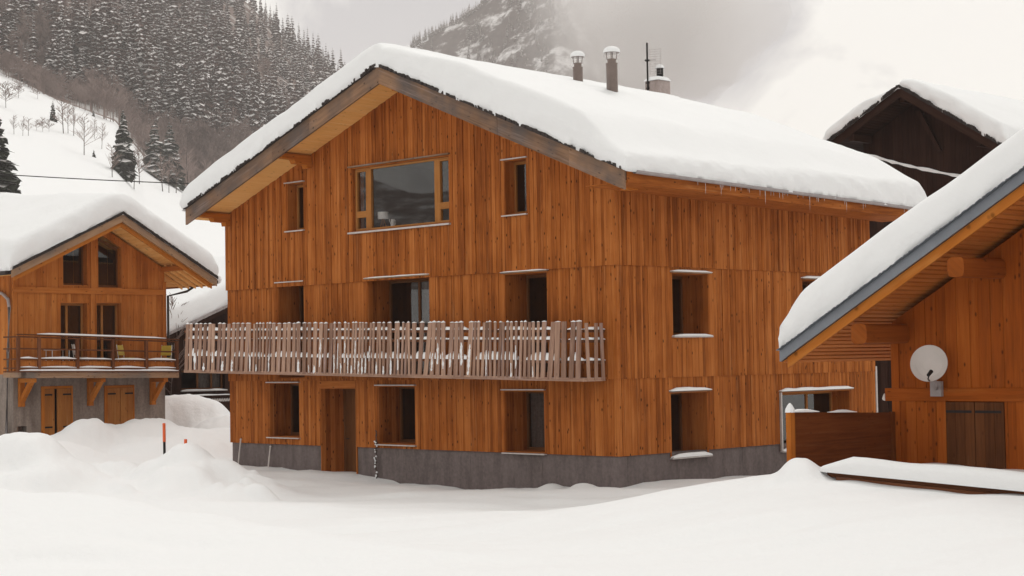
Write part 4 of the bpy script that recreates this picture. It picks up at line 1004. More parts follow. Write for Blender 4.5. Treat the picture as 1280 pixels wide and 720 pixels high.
# balcony furniture
fz = lb_z(1)-.0
def chair(px, label, col, rot):
    y = U(px, 435, 0, -24.45).y; x = -24.45; z = lb_z(y)+.002
    c = empty('garden_chair', (x, y, z), label, 'chair', 'chairs on the left-hand balcony')
    ca_, sa_ = math.cos(rot), math.sin(rot); T = lambda a, b, h: V((x+a*ca_-b*sa_, y+a*sa_+b*ca_, z+h))
    mb = MB(); mb.prism([T(-.2, -.2, .44), T(.2, -.2, .44), T(.2, .2, .44), T(-.2, .2, .44)], (0, 0, .03), 0); mb.build('seat', col, c)
    mb = MB(); mb.prism([T(-.2, -.2, .55), T(-.2, .2, .55), T(-.27, .19, .9), T(-.27, -.19, .9)], T(.03, 0, 0)-T(0, 0, 0), 0); mb.build('backrest', col, c)
    for a in (-.2, .2):
        for b in (-.2, .2):
            mb = MB(); mb.tube([T(a*1.15, b*1.1, 0), T(a, b, .44)]+([T(-.27, b, .92)] if a < 0 else []), .014, 6); mb.build('leg', 'white_paint', c)
chair(158, 'yellow garden chair near the middle of the left-hand balcony', 'yellow', .5)
chair(204, 'yellow garden chair at the right end of the left-hand balcony', 'yellow', -1.1)
chair(101, 'white garden chair beside the small table on the left-hand balcony', 'white_paint', 1.2)
ty = U(72, 435, 0, -24.5).y; tz = lb_z(ty); tb = empty('garden_table', (-24.5, ty, tz+.002), 'small white table dusted with snow on the left-hand balcony', 'table')
mb = MB(); mb.box((-24.75, ty-.38, tz+.70), (.5, 0, 0), (0, .76, 0), (0, 0, .03), 0); mb.build('tabletop', 'white_paint', tb)
for a in (-.2, .2):
    for b in (-.32, .32):
        mb = MB(); mb.tube([(-24.5+a, ty+b, tz+.002), (-24.5+a, ty+b, tz+.70)], .014, 6); mb.build('leg', 'white_paint', tb)

# ================================================================== dark chalet behind, right
DY = 20.8
pE, pL, pR = U(1126, 110, 1, DY), U(1034, 181, 1, DY), U(1256, 184, 1, DY)
dcx = empty('dark_chalet', (pE.x, 27, -2.4), 'old blackened timber chalet with a steep snowy gable behind the large chalet, at the right', 'chalet')
RD = dict(L=(pL.x, pL.z), R=(pR.x, pR.z), E=(pE.x, pE.z)); frD = Frame((0, 0, 0), X_, Y_)
du = lambda s: float(roof_z(s, RD))-.3
mb = MB(); facade(mb, (0, 22, 0), X_, NF, pL.x+.75, pR.x-.75, -2.8, du, [], .18, .3)
facade(mb, (pL.x+.75, 0, 0), Y_, -NS, 22.13, 33, -2.8, pL.z+.1, [], .25, .4); facade(mb, (pR.x-.75, 0, 0), Y_, NS, 22.13, 33, -2.8, pR.z+.1, [], .25, .4); facade(mb, (0, 33, 0), X_, -NF, pL.x+.75, pR.x-.75, -2.8, du, [], .25, .4)
mb.build('wall', 'darkwood', dcx)
droof = gable_roof(dcx, frD, RD, DY, 34, .2, .32, ('tile', 'darkwood', 'darkwood', 'tile'), barge_w=.06, edge_h=.11, jag=.3)
for x in (pL.x+1.0, pE.x, pR.x-1.0):
    mb = MB(); z = float(roof_z(x, RD))-.24; mb.box((x-.1, DY+.05, z-.26), (.2, 0, 0), (0, 1.4, 0), (0, 0, .26), 0); mb.build('purlin', 'darkwood', droof)
mb = MB(); mb.prism([(pE.x-.1, 21.94, du(pE.x)-.4), (pE.x+.1, 21.94, du(pE.x)-.4), (pE.x+.9, 21.94, du(pE.x)-1.9), (pE.x+.75, 21.94, du(pE.x)-1.9)], (0, -.1, 0), 0, .9, Z_); mb.build('brace', 'darkwood', dcx)
roof_snow('roof_snow', frD, RD, DY, 34, lambda a, b: np.where(a < RD['E'][0], .12+.5*np.clip((RD['E'][0]-a)/1.6, 0, 1), .5+.25*np.clip((a-RD['E'][0])/2, 0, 1)), 'snow blanket on the roof of the old blackened chalet behind, at the right', seed=14, na=50, nb=50, lip=.09, Rr=.3, pw=3, fray=.12)
c0, c1 = U(1036, 181, 1, DY-.1), U(1262, 231, 1, 21.9)
cab = empty('snowy_cable', c0, 'sagging cable caked with snow running across the gable of the old blackened chalet', 'cable')
pts = [c0.lerp(c1, i/30)-Z_*.18*math.sin(math.pi*i/30) for i in range(31)]
mb = MB(); mb.tube(pts, .02, 6); mb.build('wire', 'black', cab)
mb = MB(); mb.tube([p+Z_*.055+Z_*random.uniform(-.01, .015) for p in pts], [.05*random.uniform(.6, 1.5) for _ in pts], 7); mb.build('snow', 'snow', cab, True)

# ================================================================== house behind the left chalet
HX = -32.0
bh = empty('brown_house', (-37, 15, -2.2), 'dark brown house with broad snowy roof half hidden between the two larger chalets', 'house')
e0, e1 = U(205, 421, 0, HX+.9), U(285, 383, 0, HX+.9)
kk = (e1.z-e0.z)/(e1.y-e0.y); yE = 15.5; yL = e0.y-.6
RH_ = dict(L=(yL, e0.z-.6*kk), E=(yE, e0.z+kk*(yE-e0.y)), R=(2*yE-yL, e0.z-.6*kk)); frH = Frame((HX+.9, 0, 0), Y_, -X_)
hu = lambda s: float(roof_z(s, RH_))-.2
q0, q1 = U(226, 465, 0, HX), U(282, 487, 0, HX)
wz0, wz1 = U(250, 488, 0, HX).z, U(250, 462, 0, HX).z
mb = MB(); facade(mb, (HX, 0, 0), Y_, NS, yL+.7, 2*yE-yL-.7, -2.8, hu, [(q0.y, q1.y, wz0, wz1)], .2, .3)
facade(mb, (0, yL+.7, 0), X_, NF, -44, HX-.13, -2.8, 1.5, [], .3, .4); facade(mb, (0, 2*yE-yL-.7, 0), X_, -NF, -44, HX-.13, -2.8, 1.5, [], .3, .4); facade(mb, (-44, 0, 0), Y_, -NS, yL+.7, 2*yE-yL-.7, -2.8, hu, [], .3, .4)
mb.build('wall', 'darkwood', bh)
hw = opening(bh, (HX, 0, 0), Y_, NS, (q0.y, q1.y, wz0, wz1), .2, 'curtain', wood_='darkwood', frame='frame_dark', mull=(.42, .74), ledge=False, sill_snow=.05, handle_side=-1)
hroof = gable_roof(bh, frH, RH_, 0, 13, .16, .2, ('tile', 'darkwood', 'darkwood', 'gutter'), edge_h=.1)
roof_snow('roof_snow', frH, RH_, 0, 13, lambda a, b: 1.0+0*a, 'wide snow blanket on the roof of the dark brown house between the two chalets', seed=21, na=50, nb=40, lip=.03)
# lattice fence in front of it
FX = -30.3; f0, f1 = U(196, 497, 0, FX), U(292, 497, 0, FX)
ff = empty('lattice_fence', (FX, (f0.y+f1.y)/2, -2.2), 'dark board fence with white zigzag trim and snow on top, behind the snow heap', 'fence')
mb = MB(); n = 16; zt = f0.z
for i in range(n):
    y = f0.y+(f1.y-f0.y)*i/n; mb.box((FX, y, -2.6), (.03, 0, 0), (0, (f1.y-f0.y)/n-.008, 0), (0, 0, zt+2.6-.02), 0)
mb.build('boards', 'darkwood', ff)
mb = MB(); n = 44
for i in range(n):
    y = f0.y+(f1.y-f0.y)*i/n; w = (f1.y-f0.y)/n
    mb.prism([(FX+.034, y, zt-.10), (FX+.034, y+w*.3, zt-.10), (FX+.034, y+w*.75, zt-.24), (FX+.034, y+w*.45, zt-.24)], (.012, 0, 0), 0)
    mb.prism([(FX+.034, y+w*.65, zt-.24), (FX+.034, y+w*.95, zt-.24), (FX+.034, y+w*1.3, zt-.10), (FX+.034, y+w, zt-.10)], (.012, 0, 0), 0)
mb.build('zigzag_trim', 'lace', ff)
mb = MB(); mb.box((FX-.03, f0.y, zt-.02), (.12, 0, 0), (0, f1.y-f0.y, 0), (0, 0, .04), 0); tr = mb.build('top_rail', 'darkwood', ff)
snowstrip((FX-.03, f0.y, zt+.022), (0, f1.y-f0.y, 0), (.12, 0, 0), .05, .2, 4, .3).build('snow_strip', 'snow', ff, True)

# ================================================================== terrain
PT = []      # bumps: (x, y, height above base, s_lateral, s_depth)
fx = np.array([p[0] for p in ((-40, 0), (-15.92, 0), (-14, 0), (-11.4, 0), (-9.75, 0), (-7.9, 0), (-6, 0), (-4.5, 0), (-3.1, 0), (-1.4, 0), (-.2, 0), (1, 0), (40, 0))])
fzv = np.array([-2.3, -2.34, -2.52, -2.57, -2.61, -2.70, -2.74, -2.84, -2.78, -2.68, -2.60, -2.62, -2.6])
def base(X, Y):
    z = np.full_like(X, -2.55)
    w = np.exp(-((Y+.2)/2.6)**2)*(1/(1+np.exp((X-1.5)/.5)))
    z = z*(1-w)+np.interp(X, fx, fzv)*w
    r = 1/(1+np.exp(-(X-7.9)/1.5))*1/(1+np.exp(-(Y+10.6)/1.2))*1/(1+np.exp((X-24)/2))
    z = z+1.27*r*(1-.05*np.clip(X-11, 0, 4))
    # near drift, bottom left
    p0, p1 = NEAR0, NEAR1
    d = (p1-p0); L = math.hypot(d.x, d.y); ux, uy = d.x/L, d.y/L
    s = (X-p0.x)*ux+(Y-p0.y)*uy; n = (X-p0.x)*uy-(Y-p0.y)*ux        # n > 0 towards the camera
    a = np.where(n > 0, np.exp(-(n/6)**2), np.exp(-(n/1.7)**2))
    z = z+a*np.interp(s, [-30, 0, L*.5, L, L+5], [1.1, .95, .7, .2, 0])
    return z
NEAR0, NEAR1 = U(0, 640, 2, -2.0), U(540, 700, 2, -2.3)
lat = V((RH.x, RH.y, 0)); dpv = V((FH.x, FH.y, 0))
def bump(px, py, dep, sl, sd, over=0):
    p = D(px, py, dep); b = float(base(np.array([p.x]), np.array([p.y]))[0]); PT.append((p.x, p.y, max(p.z-b, .03)+over, sl, sd))
for q in ((34, 547, 42, .95, 1.2), (-25, 553, 42, 1.2, 1.4), (72, 570, 41.6, .9, 1.1), (105, 592, 41.2, .8, 1.0),
          (236, 556, 42, .62, 1.0), (205, 570, 42, .7, 1), (150, 578, 43, .9, 1), (118, 577, 43.6, .5, .9), (275, 576, 41.6, .7, 1.0), (315, 598, 41, .8, 1.0), (345, 614, 40.6, .7, .9), (180, 600, 41, 1.4, 1),
          (230, 578, 40.4, .8, 1.1), (178, 602, 39.6, 1.0, 1.2), (55, 583, 40.4, .9, 1.1), (288, 606, 39.4, .8, 1.1), (14, 592, 40, 1.1, 1.1), (112, 612, 38.9, 1.0, 1.1), (335, 622, 38.6, .7, 1.0), (240, 618, 38.2, .9, 1.0), (40, 618, 38.2, 1.2, 1.0),
          (108, 524, 56, .75, 1.2), (190, 522, 58.5, 1.0, 1.4), (150, 531, 57.5, 1.3, 1.4), (255, 533, 58, 1.8, 1.6), (80, 540, 55, 1.0, 1.3), (50, 553, 52, 1.5, 1.5), (230, 545, 56, 2.2, 1.5),
          (222, 501, 65.6, 1.3, 1.4), (250, 503, 65, 1.2, 1.4), (280, 517, 63, 1.2, 1.4), (200, 510, 64.5, 1, 1.2),
          (999, 573, 28.5, .30, .42), (974, 592, 28.7, .25, .36), (1022, 585, 28.6, .22, .32),
          (690, 606, 42.6, .22, .25), (728, 605, 41.6, .26, .22), (455, 603, 46.8, .25, .3), (481, 606, 46.3, .16, .2), (524, 606, 45.3, .2, .25), (640, 611, 43.3, .5, .2)): bump(*q)
rc_ = random.Random(4)
for _ in range(70):        # clods and lumps on the ploughed heaps
    bump(rc_.uniform(-10, 340), 650, rc_.uniform(38.6, 42.6), .3, .3); PT[-1] = (PT[-1][0], PT[-1][1], rc_.uniform(.12, .5), rc_.uniform(.14, .34), rc_.uniform(.14, .3))
def ground_near(X, Y):
    z = base(X, Y); acc = np.zeros_like(X)
    for (bx, by, h, sl, sd) in PT:
        dx, dy = X-bx, Y-by; l = dx*lat.x+dy*lat.y; d = dx*dpv.x+dy*dpv.y
        r2 = (l/sl)**2+(d/sd)**2
        m = r2 < 30
        acc[m] += (h*np.exp(-(r2[m]*.62)**1.4))**4
    z = z+acc**.25
    lp = np.clip(acc**.25*2, 0, 1)
    ca_ = X*lat.x+Y*lat.y; da_ = X*dpv.x+Y*dpv.y
    z = z+.2*fbm(ca_*.13, da_*.42, 1.7, 3)+.10*fbm(X*.09, Y*.13, 4.2, 2)+.05*fbm(X*2.4, Y*2.4, 3.9, 3)*np.exp(-((Y+.3)/.7)**2)+(.012+.16*lp)*fbm(X*1.5, Y*1.5, 7.7, 4)+.15*fbm(ca_*.22+5, da_*.9, 2.2, 3)+.03*fbm(ca_*.7, da_*1.3, 5.2, 2)-.16*np.abs(fbm(ca_*.16+2, da_*.62+ca_*.05, 9.1, 3))
    return z
# far relief, described by bearing (as the column xp) and distance
crest = np.array([(-400, 30), (-100, 45), (0, 68), (20, 78), (60, 97), (100, 113), (145, 133), (180, 180), (215, 206), (245, 228), (300, 248), (400, 300), (520, 340), (700, 370), (1400, 370), (2400, 360)], float)
topl = np.array([(-400, -150), (150, -110), (280, -40), (318, -8), (345, 26), (372, 48), (400, 66), (440, 97), (480, 128), (520, 156), (600, 215), (700, 285), (900, 330), (1400, 330), (2200, 216), (2400, 216)], float)
def far_z(xp, dep):
    hy = 360+math.tan(PIT)*F+math.tan(ROLL)*(xp-640)
    zc = CP.z+(hy-np.interp(xp, crest[:, 0], crest[:, 1]))*620/F
    zt = CP.z+(hy-np.interp(xp, topl[:, 0], topl[:, 1]))*1500/F
    t = np.clip((dep-85)/535, 0, 1)
    z = -2.4+(zc+2.4)*t**1.25
    z = z+2.5*t*fbm(xp*.012, dep*.012, 3.1, 3)
    u = np.clip((dep-620)/880, 0, 1.0)
    zf_ = zc+(zt-zc)*u-14*np.exp(-((dep-690)/45)**2)+14*fbm(xp*.006+5, dep*.006, 8.8, 4)*np.clip((dep-640)/120, 0, 1)*np.clip((1500-dep)/300+.12, .12, 1)
    z = np.where(dep > 620, zf_, z)
    bk = np.clip((dep-1500)/900, 0, 1)
    return z*(1-bk)+(-10)*bk
az = np.concatenate([np.arange(-180, -24, 3.0), np.arange(-24, -19, .5), np.arange(-19, 18.5, .07), np.arange(18.5, 26, .5), np.arange(26, 180.1, 3.0)])
dist = np.concatenate([[.2, 2, 5, 8, 11], np.geomspace(13, 70, 290), np.geomspace(71, 1600, 110), np.geomspace(1700, 3600, 10)])
AZ, DI = np.meshgrid(np.radians(az), dist, indexing='ij')
gx = CP.x+DI*(FH.x*np.cos(AZ)+RH.x*np.sin(AZ)); gy = CP.y+DI*(FH.y*np.cos(AZ)+RH.y*np.sin(AZ))
XPg = np.where(np.abs(AZ) < R(38), 640+F*np.tan(np.clip(AZ, -R(38), R(38))), 2400); XPg = np.clip(XPg, -400, 2400)
DEg = DI*np.maximum(np.cos(AZ), math.cos(R(38)))
zn = ground_near(gx, gy); zfar = far_z(XPg, DEg)
zfar = zfar+np.where(np.abs(AZ) > R(38), 45*fbm(gx*.006, gy*.006, 1.0, 4)*np.clip((DEg-500)/700, 0, 1), 0)
b_ = np.clip((DEg-68)/25, 0, 1); b_ = b_*b_*(3-2*b_)
gz = zn*(1-b_)+zfar*b_
nu, nv = gz.shape
idx = np.arange(nu*nv).reshape(nu, nv)
quads = np.stack([idx[:-1, :-1], idx[1:, :-1], idx[1:, 1:], idx[:-1, 1:]], -1).reshape(-1, 4)
cd = ((DEg[:-1, :-1]+DEg[1:, 1:])/2).reshape(-1); 
mi = (cd > 640).astype(int)
ground = fast_mesh('ground', np.stack([gx, gy, gz], -1).reshape(-1, 3), quads[:, ::-1], mi, ['groundsnow', 'forest_floor'], None, True)
tag(ground, 'snow-covered ground', None, None, 'structure'); del ground['label']

def far_point(xp, y):
    """ground point of the far relief seen at column xp, row y"""
    ds = np.geomspace(90, 1560, 900); hy = hor(xp); ys = hy-(far_z(np.full_like(ds, xp), ds)-CP.z)/ds*F
    m = np.minimum.accumulate(ys); k = np.argmax(m <= y) if (m <= y).any() else len(ds)-1
    d = ds[k]; p = CP+FH*d+RH*((xp-640)/F*d); return V((p.x, p.y, float(far_z(np.array([float(xp)]), np.array([d]))[0]))), d

# ================================================================== trees
def conifer(nt_, nb_, seed, snow=.6, wid=.17, trunk=True):
    """unit-height spruce: drooping boughs, snow lying on many of them. returns verts, quads, mat (0 needles, 1 snow, 2 bark)"""
    g = np.random.default_rng(seed); v, q, m = [], [], []
    def quad(p, k):
        b = len(v); v.extend(p); q.append((b, b+1, b+2, b+3)); m.append(k)
    if trunk:
        for k in range(5):
            a, b = 2*math.pi*k/5, 2*math.pi*(k+1)/5; r = .014
            quad([(r*math.cos(a), r*math.sin(a), 0), (r*math.cos(b), r*math.sin(b), 0), (.001*math.cos(b), .001*math.sin(b), .97), (.001*math.cos(a), .001*math.sin(a), .97)], 2)
    for i in range(nt_):
        f = i/(nt_-1); z = .07+.92*f**.92; L = wid*(1-f)**.8*(.85+.3*g.random())+.012
        n = max(4, int(nb_*(1-.5*f)))
        for k in range(n):
            a = 2*math.pi*(k+g.random()*.8)/n; l = L*(.6+.55*g.random()); dr = l*(.35+.45*g.random()); w = l*(.30+.2*g.random())+.006
            c, s = math.cos(a), math.sin(a); zz = z+g.uniform(-.012, .012)
            A = (c*.004, s*.004, zz); T = (c*l, s*l, zz-dr)
            mx, my, mz = c*l*.62, s*l*.62, zz-dr*.42
            quad([A, (mx-s*w, my+c*w, mz-.25*w), T, (mx+s*w, my-c*w, mz-.25*w)], 0)
            if g.random() < .5:   # hanging twigs below the bough
                quad([(c*l*.3, s*l*.3, zz-dr*.2), (c*l*.45, s*l*.45, zz-dr*.35-w*.9), (c*l*.8, s*l*.8, zz-dr*.8-w*.9), (c*l*.95, s*l*.95, zz-dr*.95)], 0)
            if g.random() < snow:
                u = .012*.5; ww = w*g.uniform(.7, 1.12); t = g.uniform(.75, 1.06)
                quad([(c*l*.2, s*l*.2, zz-dr*.12+u), (mx-s*ww, my+c*ww, mz-.2*ww+u), (c*l*t, s*l*t, zz-dr*t+u*1.5), (mx+s*ww, my-c*ww, mz-.2*ww+u)], 1)
    return np.array(v, float), np.array(q, int), np.array(m, int)
def bare(seed, nbr=14, r0=.008, depth=2, rmin=.0025):
    """unit-height leafless tree of thin prisms"""
    g = np.random.default_rng(seed); v, q, m = [], [], []
    def limb(p, d, l, r, lev):
        e = p+d*l; x = np.cross(d, [.31, .2, .9]); x /= np.linalg.norm(x); y = np.cross(d, x); b = len(v)
        for (o, rr) in ((p, r), (e, r*.5)):
            for k in range(3): v.append(o+(x*math.cos(2.094*k)+y*math.sin(2.094*k))*rr)
        for k in range(3): q.append((b+k, b+(k+1) % 3, b+3+(k+1) % 3, b+3+k)); m.append(0)
        if lev < depth:
            n = nbr if lev == 0 else 5
            for i in range(n):
                t = (.25+.73*(i+g.random())/n) if lev == 0 else g.uniform(.25, 1)
                a = g.uniform(0, 6.283); up = g.uniform(.55, 1.3) if lev == 0 else g.uniform(.1, 1.2)
                dd = np.array([math.cos(a), math.sin(a), up])
                if lev: dd = dd*.7+d
                dd /= np.linalg.norm(dd)
                limb(p+d*l*t, dd, l*(.34*(1.15-t)+.07)*g.uniform(.7, 1.2) if lev == 0 else l*g.uniform(.35, .6), max(r*.5, rmin), lev+1)
    limb(np.zeros(3), np.array([g.uniform(-.05, .05), g.uniform(-.05, .05), 1.0]), 1.0, r0, 0)
    return np.array(v, float), np.array(q, int), np.array(m, int)
def plant(variants, spots):
    """spots: (x,y,z,height,width factor,rot,variant) -> merged arrays"""
    vs, qs, ms = [], [], []; off = 0
    for (x, y, z, h, wf, r, k) in spots:
        v, q, m = variants[k % len(variants)]; c, s = math.cos(r), math.sin(r)
        w = np.stack([(v[:, 0]*c-v[:, 1]*s)*h*wf+x, (v[:, 0]*s+v[:, 1]*c)*h*wf+y, v[:, 2]*h+z], -1)
        vs.append(w); qs.append(q+off); ms.append(m); off += len(v)
    return np.concatenate(vs), np.concatenate(qs), np.concatenate(ms)
g = np.random.default_rng(5)
far_var = [conifer(13+i % 4, 9, 100+i, .7+.07*(i % 5), .125+.025*(i % 3)) for i in range(7)]
spots = []; bare_in = []
yy = -45.0
while yy < 232:
    xx = -90.0+g.uniform(0, 9)
    while xx < 560:
        x_, y_ = xx+g.uniform(-5, 5), yy+g.uniform(-5, 5); xx += g.uniform(8.5, 13.5)
        c_y = np.interp(x_, crest[:, 0], crest[:, 1]); t_y = np.interp(x_, topl[:, 0], topl[:, 1])
        lim = c_y-2 if x_ < 75 else c_y-(np.interp(x_, [75, 150, 215, 260, 330], [8, 22, 48, 78, 90])+8*math.sin(x_*.13))
        if not (t_y-2 < y_ < lim): continue
        dens = float(fbm(x_*.018+3, y_*.02, 5.5, 2))
        if dens < -.15 and g.random() < .75: bare_in.append((x_, y_)); continue
        p, d = far_point(x_, y_); h = g.uniform(14, 31)*(1+.35*dens)
        spots.append((p.x, p.y, p.z-.5, h, g.uniform(.85, 1.25), g.uniform(0, 6.3), int(g.integers(7))))
    yy += 9.5
# the skyline row
xx = 318.0
while xx < 520:
    y_ = np.interp(xx, topl[:, 0], topl[:, 1])+1; p, d = far_point(xx, y_+1.5)
    spots.append((p.x, p.y, p.z-.5, g.uniform(15, 30), g.uniform(.75, 1.05), g.uniform(0, 6.3), int(g.integers(7)))); xx += g.uniform(3.5, 8)
v_, q_, m_ = plant(far_var, spots)
tag(fast_mesh('conifer_forest', v_, q_, m_, ['needle_far', 'treesnow', 'bark']), 'snow-dusted spruce forest covering the hillside at the upper left', 'forest', None, 'stuff')
bare_var = [bare(300+i, 15, .012, 2, .0058) for i in range(6)]
spots = []
for _ in range(1000):
    x_ = g.uniform(-20, 330); c_y = np.interp(x_, crest[:, 0], crest[:, 1])
    hgt = np.interp(x_, [-20, 75, 150, 215, 260, 330], [8, 12, 26, 55, 88, 100])
    y_ = c_y-g.uniform(-4, hgt)*(g.random()**.35)
    if x_ < 200 and g.random() < .45: continue
    p, d = far_point(x_, y_); spots.append((p.x, p.y, p.z-.3, g.uniform(8, 15)*(.65 if x_ < 110 else 1), g.uniform(.9, 1.4), g.uniform(0, 6.3), int(g.integers(6))))
for x_, y_ in bare_in*3:
    p, d = far_point(x_+g.uniform(-5, 5), y_+g.uniform(-4, 4)); spots.append((p.x, p.y, p.z-.3, g.uniform(9, 15), g.uniform(1, 1.4), g.uniform(0, 6.3), int(g.integers(6))))
v_, q_, m_ = plant(bare_var, spots)
tag(fast_mesh('bare_wood', v_, q_, m_, ['twig']), 'brown leafless wood fringing the foot of the spruce forest', 'wood', None, 'stuff')
# trees that stand alone
def lone(kind, px, ybase, ytop, label, group=None, wf=1.0, dep=None, seed=0, snow=.6):
    if dep is None: p, d = far_point(px, ybase)
    else:
        d = dep; p = CP+FH*d+RH*((px-640)/F*d); p = V((p.x, p.y, float(far_z(np.array([float(px)]), np.array([float(d)]))[0])))
    h = ((hor(px)-ytop)/F*d+CP.z-p.z)
    name = {'c': 'conifer_tree', 'b': 'bare_tree', 's': 'bare_shrub'}[kind]
    e = empty(name, p-Z_*.2, label, 'tree' if kind != 's' else 'shrub', group)
    rr = random.random()*6.28
    if kind == 'c':
        big = h > 13 and (ybase-ytop) > 70
        v, q, m = conifer(30 if big else 18, 12 if big else 10, 700+seed, snow, .19)
        w = plant([(v, q, m)], [(p.x, p.y, p.z-.2, h, wf, rr, 0)])
        k = m == 2
        fast_mesh('trunk', w[0], w[1][k], None, ['bark'], e); fast_mesh('crown', w[0], w[1][~k], m[~k], ['needle', 'treesnow'], e)
    else:
        v, q, m = bare(800+seed, 20 if kind == 'b' else 30, .013 if kind == 'b' else .008, 2, .0042 if kind == 'b' else .006)
        w = plant([(v, q, m)], [(p.x, p.y, p.z-.1, h, wf, rr, 0)])
        k = np.arange(len(q)) < 3
        fast_mesh('trunk', w[0], w[1][k], None, ['bark'], e); fast_mesh('crown', w[0], w[1][~k], None, ['twig'], e)
lone('c', -7, 262, 104, 'large dark spruce cut by the left edge of the picture behind the small chalet', wf=1.5, dep=235, seed=1, snow=.5)
lone('c', 155, 206, 119, 'tallest dark spruce at the edge of the snowy meadow with bare trunks round its foot', wf=1.25, seed=2, snow=.35)
lone('c', 195, 186, 132, 'snow-dusted spruce, left of the close pair on the meadow edge', 'pair of spruces', 1.5, seed=3, dep=560)
lone('c', 213, 192, 136, 'snow-dusted spruce, right of the close pair on the meadow edge', 'pair of spruces', 1.6, seed=4, dep=570)
lone('c', 67, 131, 103, 'small dark conifer standing among bare trees halfway up the meadow', wf=1.1, seed=5, snow=.25)
lone('c', 118, 127, 117, 'tiny conifer just below the crest of the meadow', 'tiny conifers on the meadow', 1.3, seed=6, snow=.2)
lone('c', 118, 178, 167, 'tiny lone conifer low on the open meadow', 'tiny conifers on the meadow', 1.5, seed=7, snow=.3)
bt_ = [(18, 146, 122, 'bare tree nearest the left edge on the meadow'), (29, 148, 124, 'bare tree beside the big spruce, second from the left edge'), (36, 148, 126, 'bare tree just left of the snowy hedge'),
       (80, 147, 104, 'tall bare tree right of the small dark conifer'), (86, 147, 112, 'bare tree in the middle of the clump right of the small conifer'), (93, 150, 110, 'bare tree at the right of the meadow clump'),
       (106, 175, 126, 'tall slender bare tree low on the open meadow'), (119, 155, 130, 'thin bare tree above the tiny lone conifer'), (128, 168, 136, 'wide bare tree left of the tallest spruce'),
       (141, 204, 165, 'bare sapling at the left foot of the tallest spruce'), (168, 220, 172, 'bare tree at the right foot of the tallest spruce'), (175, 214, 170, 'bare tree between the tallest spruce and the pair'),
       (204, 224, 178, 'thin bare trunk under the pair of spruces'), (212, 226, 180, 'bare trunk right below the pair of spruces'), (221, 227, 176, 'bare trunk at the meadow corner beside the brown wood'), (236, 228, 172, 'bare trunk nearest the roof of the large chalet')]
for i, (a, b, c, l) in enumerate(bt_): lone('b', a, b, c, l, 'bare trees on the meadow', random.uniform(.9, 1.3), seed=20+i)
for i, (a, b, c, l) in enumerate(((46, 142, 128, 'low bare bush at the left end of the meadow hedge'), (54, 144, 126, 'round bare bush in the middle of the meadow hedge'), (62, 144, 129, 'low bare bush at the right end of the meadow hedge'), (8, 112, 80, 'bare bush on the crest by the left edge'), (24, 100, 78, 'bare bush on the crest right of the snowy hump'), (48, 102, 84, 'bare bush low on the crest beside the forest'))):
    lone('s', a, b, c, l, 'bare bushes on the meadow', 1.7, seed=50+i)
# little bush in the gap between the chalets
p = D(212, 420, 70); e = empty('bare_shrub', (p.x, p.y, -1.6), 'tangled bare shrub in the gap between the small chalet and the brown house', 'shrub')
h = D(212, 378, 70).z+2.0; v, q, m = bare(77, 30, .006, 2); w = plant([(v, q, m)], [(p.x, p.y, -2.0, h, 1.0, 1.0, 0)]); k = np.arange(len(q)) < 3
fast_mesh('trunk', w[0], w[1][k], None, ['bark'], e); fast_mesh('crown', w[0], w[1][~k], None, ['twig'], e)

# power line over the meadow
pw = empty('power_line', D(-70, 330, 145), 'dark power line strung across the snowy meadow at the left', 'power line')
def gp(px, d): 
    p = CP+FH*d+RH*((px-640)/F*d); return V((p.x, p.y, float(far_z(np.array([float(px)]), np.array([float(d)]))[0])))
w0, w1_ = D(-75, 213, 145), D(345, 233, 145)
mb = MB(); mb.tube([w0.lerp(w1_, i/20)-Z_*.16*math.sin(math.pi*i/20)*1.0 for i in range(21)], .045, 6); mb.build('wire', 'black', pw)
for p, px in ((w0, -75), (w1_, 345)):
    b = V((p.x, p.y, -3.5)); mb = MB(); mb.tube([b, p+Z_*.5], [.16, .11], 10); mb.build('pole', 'bark', pw)

# ================================================================== far mountain
mt = np.array([(330, 150), (400, 96), (430, 78), (470, 63), (500, 53), (520, 47), (545, 33), (575, 18), (600, 2), (625, -20), (660, -52), (700, -90), (740, -70), (780, 20), (830, 140), (1000, 300)], float)
xs = np.linspace(330, 1000, 240); ds = np.linspace(1900, 3300, 90); XX, DD = np.meshgrid(xs, ds, indexing='ij')
hyv = 360+math.tan(PIT)*F+math.tan(ROLL)*(XX-640); zt = (hyv-np.interp(XX, mt[:, 0], mt[:, 1]))*2750/F
u = np.clip((DD-1900)/850, 0, 1); bk = np.clip((DD-2750)/550, 0, 1)
ZZ = -30+(zt+30)*u**1.15*(1-.8*bk)+ (26*fbm(XX*.02, DD*.008, 2.2, 5)+10*fbm(XX*.09, DD*.03, 6.1, 3))*u*np.clip((2750-DD)/200+.25, .25, 1)
PX = CP.x+FH.x*DD+RH.x*(XX-640)/F*DD; PY = CP.y+FH.y*DD+RH.y*(XX-640)/F*DD
idx = np.arange(XX.size).reshape(XX.shape); qd = np.stack([idx[:-1, :-1], idx[:-1, 1:], idx[1:, 1:], idx[1:, :-1]], -1).reshape(-1, 4)
yrow = (hyv-ZZ/DD*F)[:-1, :-1]; xm = XX[:-1, :-1]
mi = (xm+14*fbm(xm*.05, yrow*.05, 1.1, 3)*2 > 524-(yrow-46)*.9*0).astype(int).reshape(-1)
tag(fast_mesh('mountain', np.stack([PX, PY, ZZ], -1).reshape(-1, 3), qd, mi, ['groundsnow', 'rock'], None, True), None, None, None, 'structure')
spots = []
def mpt(px, t):
    d = 1900+850*t; i = np.interp(px, xs, np.arange(len(xs))); j = np.interp(d, ds, np.arange(len(ds))); i0, j0 = int(i), int(j)
    a = ZZ[i0:i0+2, j0:j0+2].mean(); p = CP+FH*d+RH*((px-640)/F*d); return (p.x, p.y, float(a)-2)
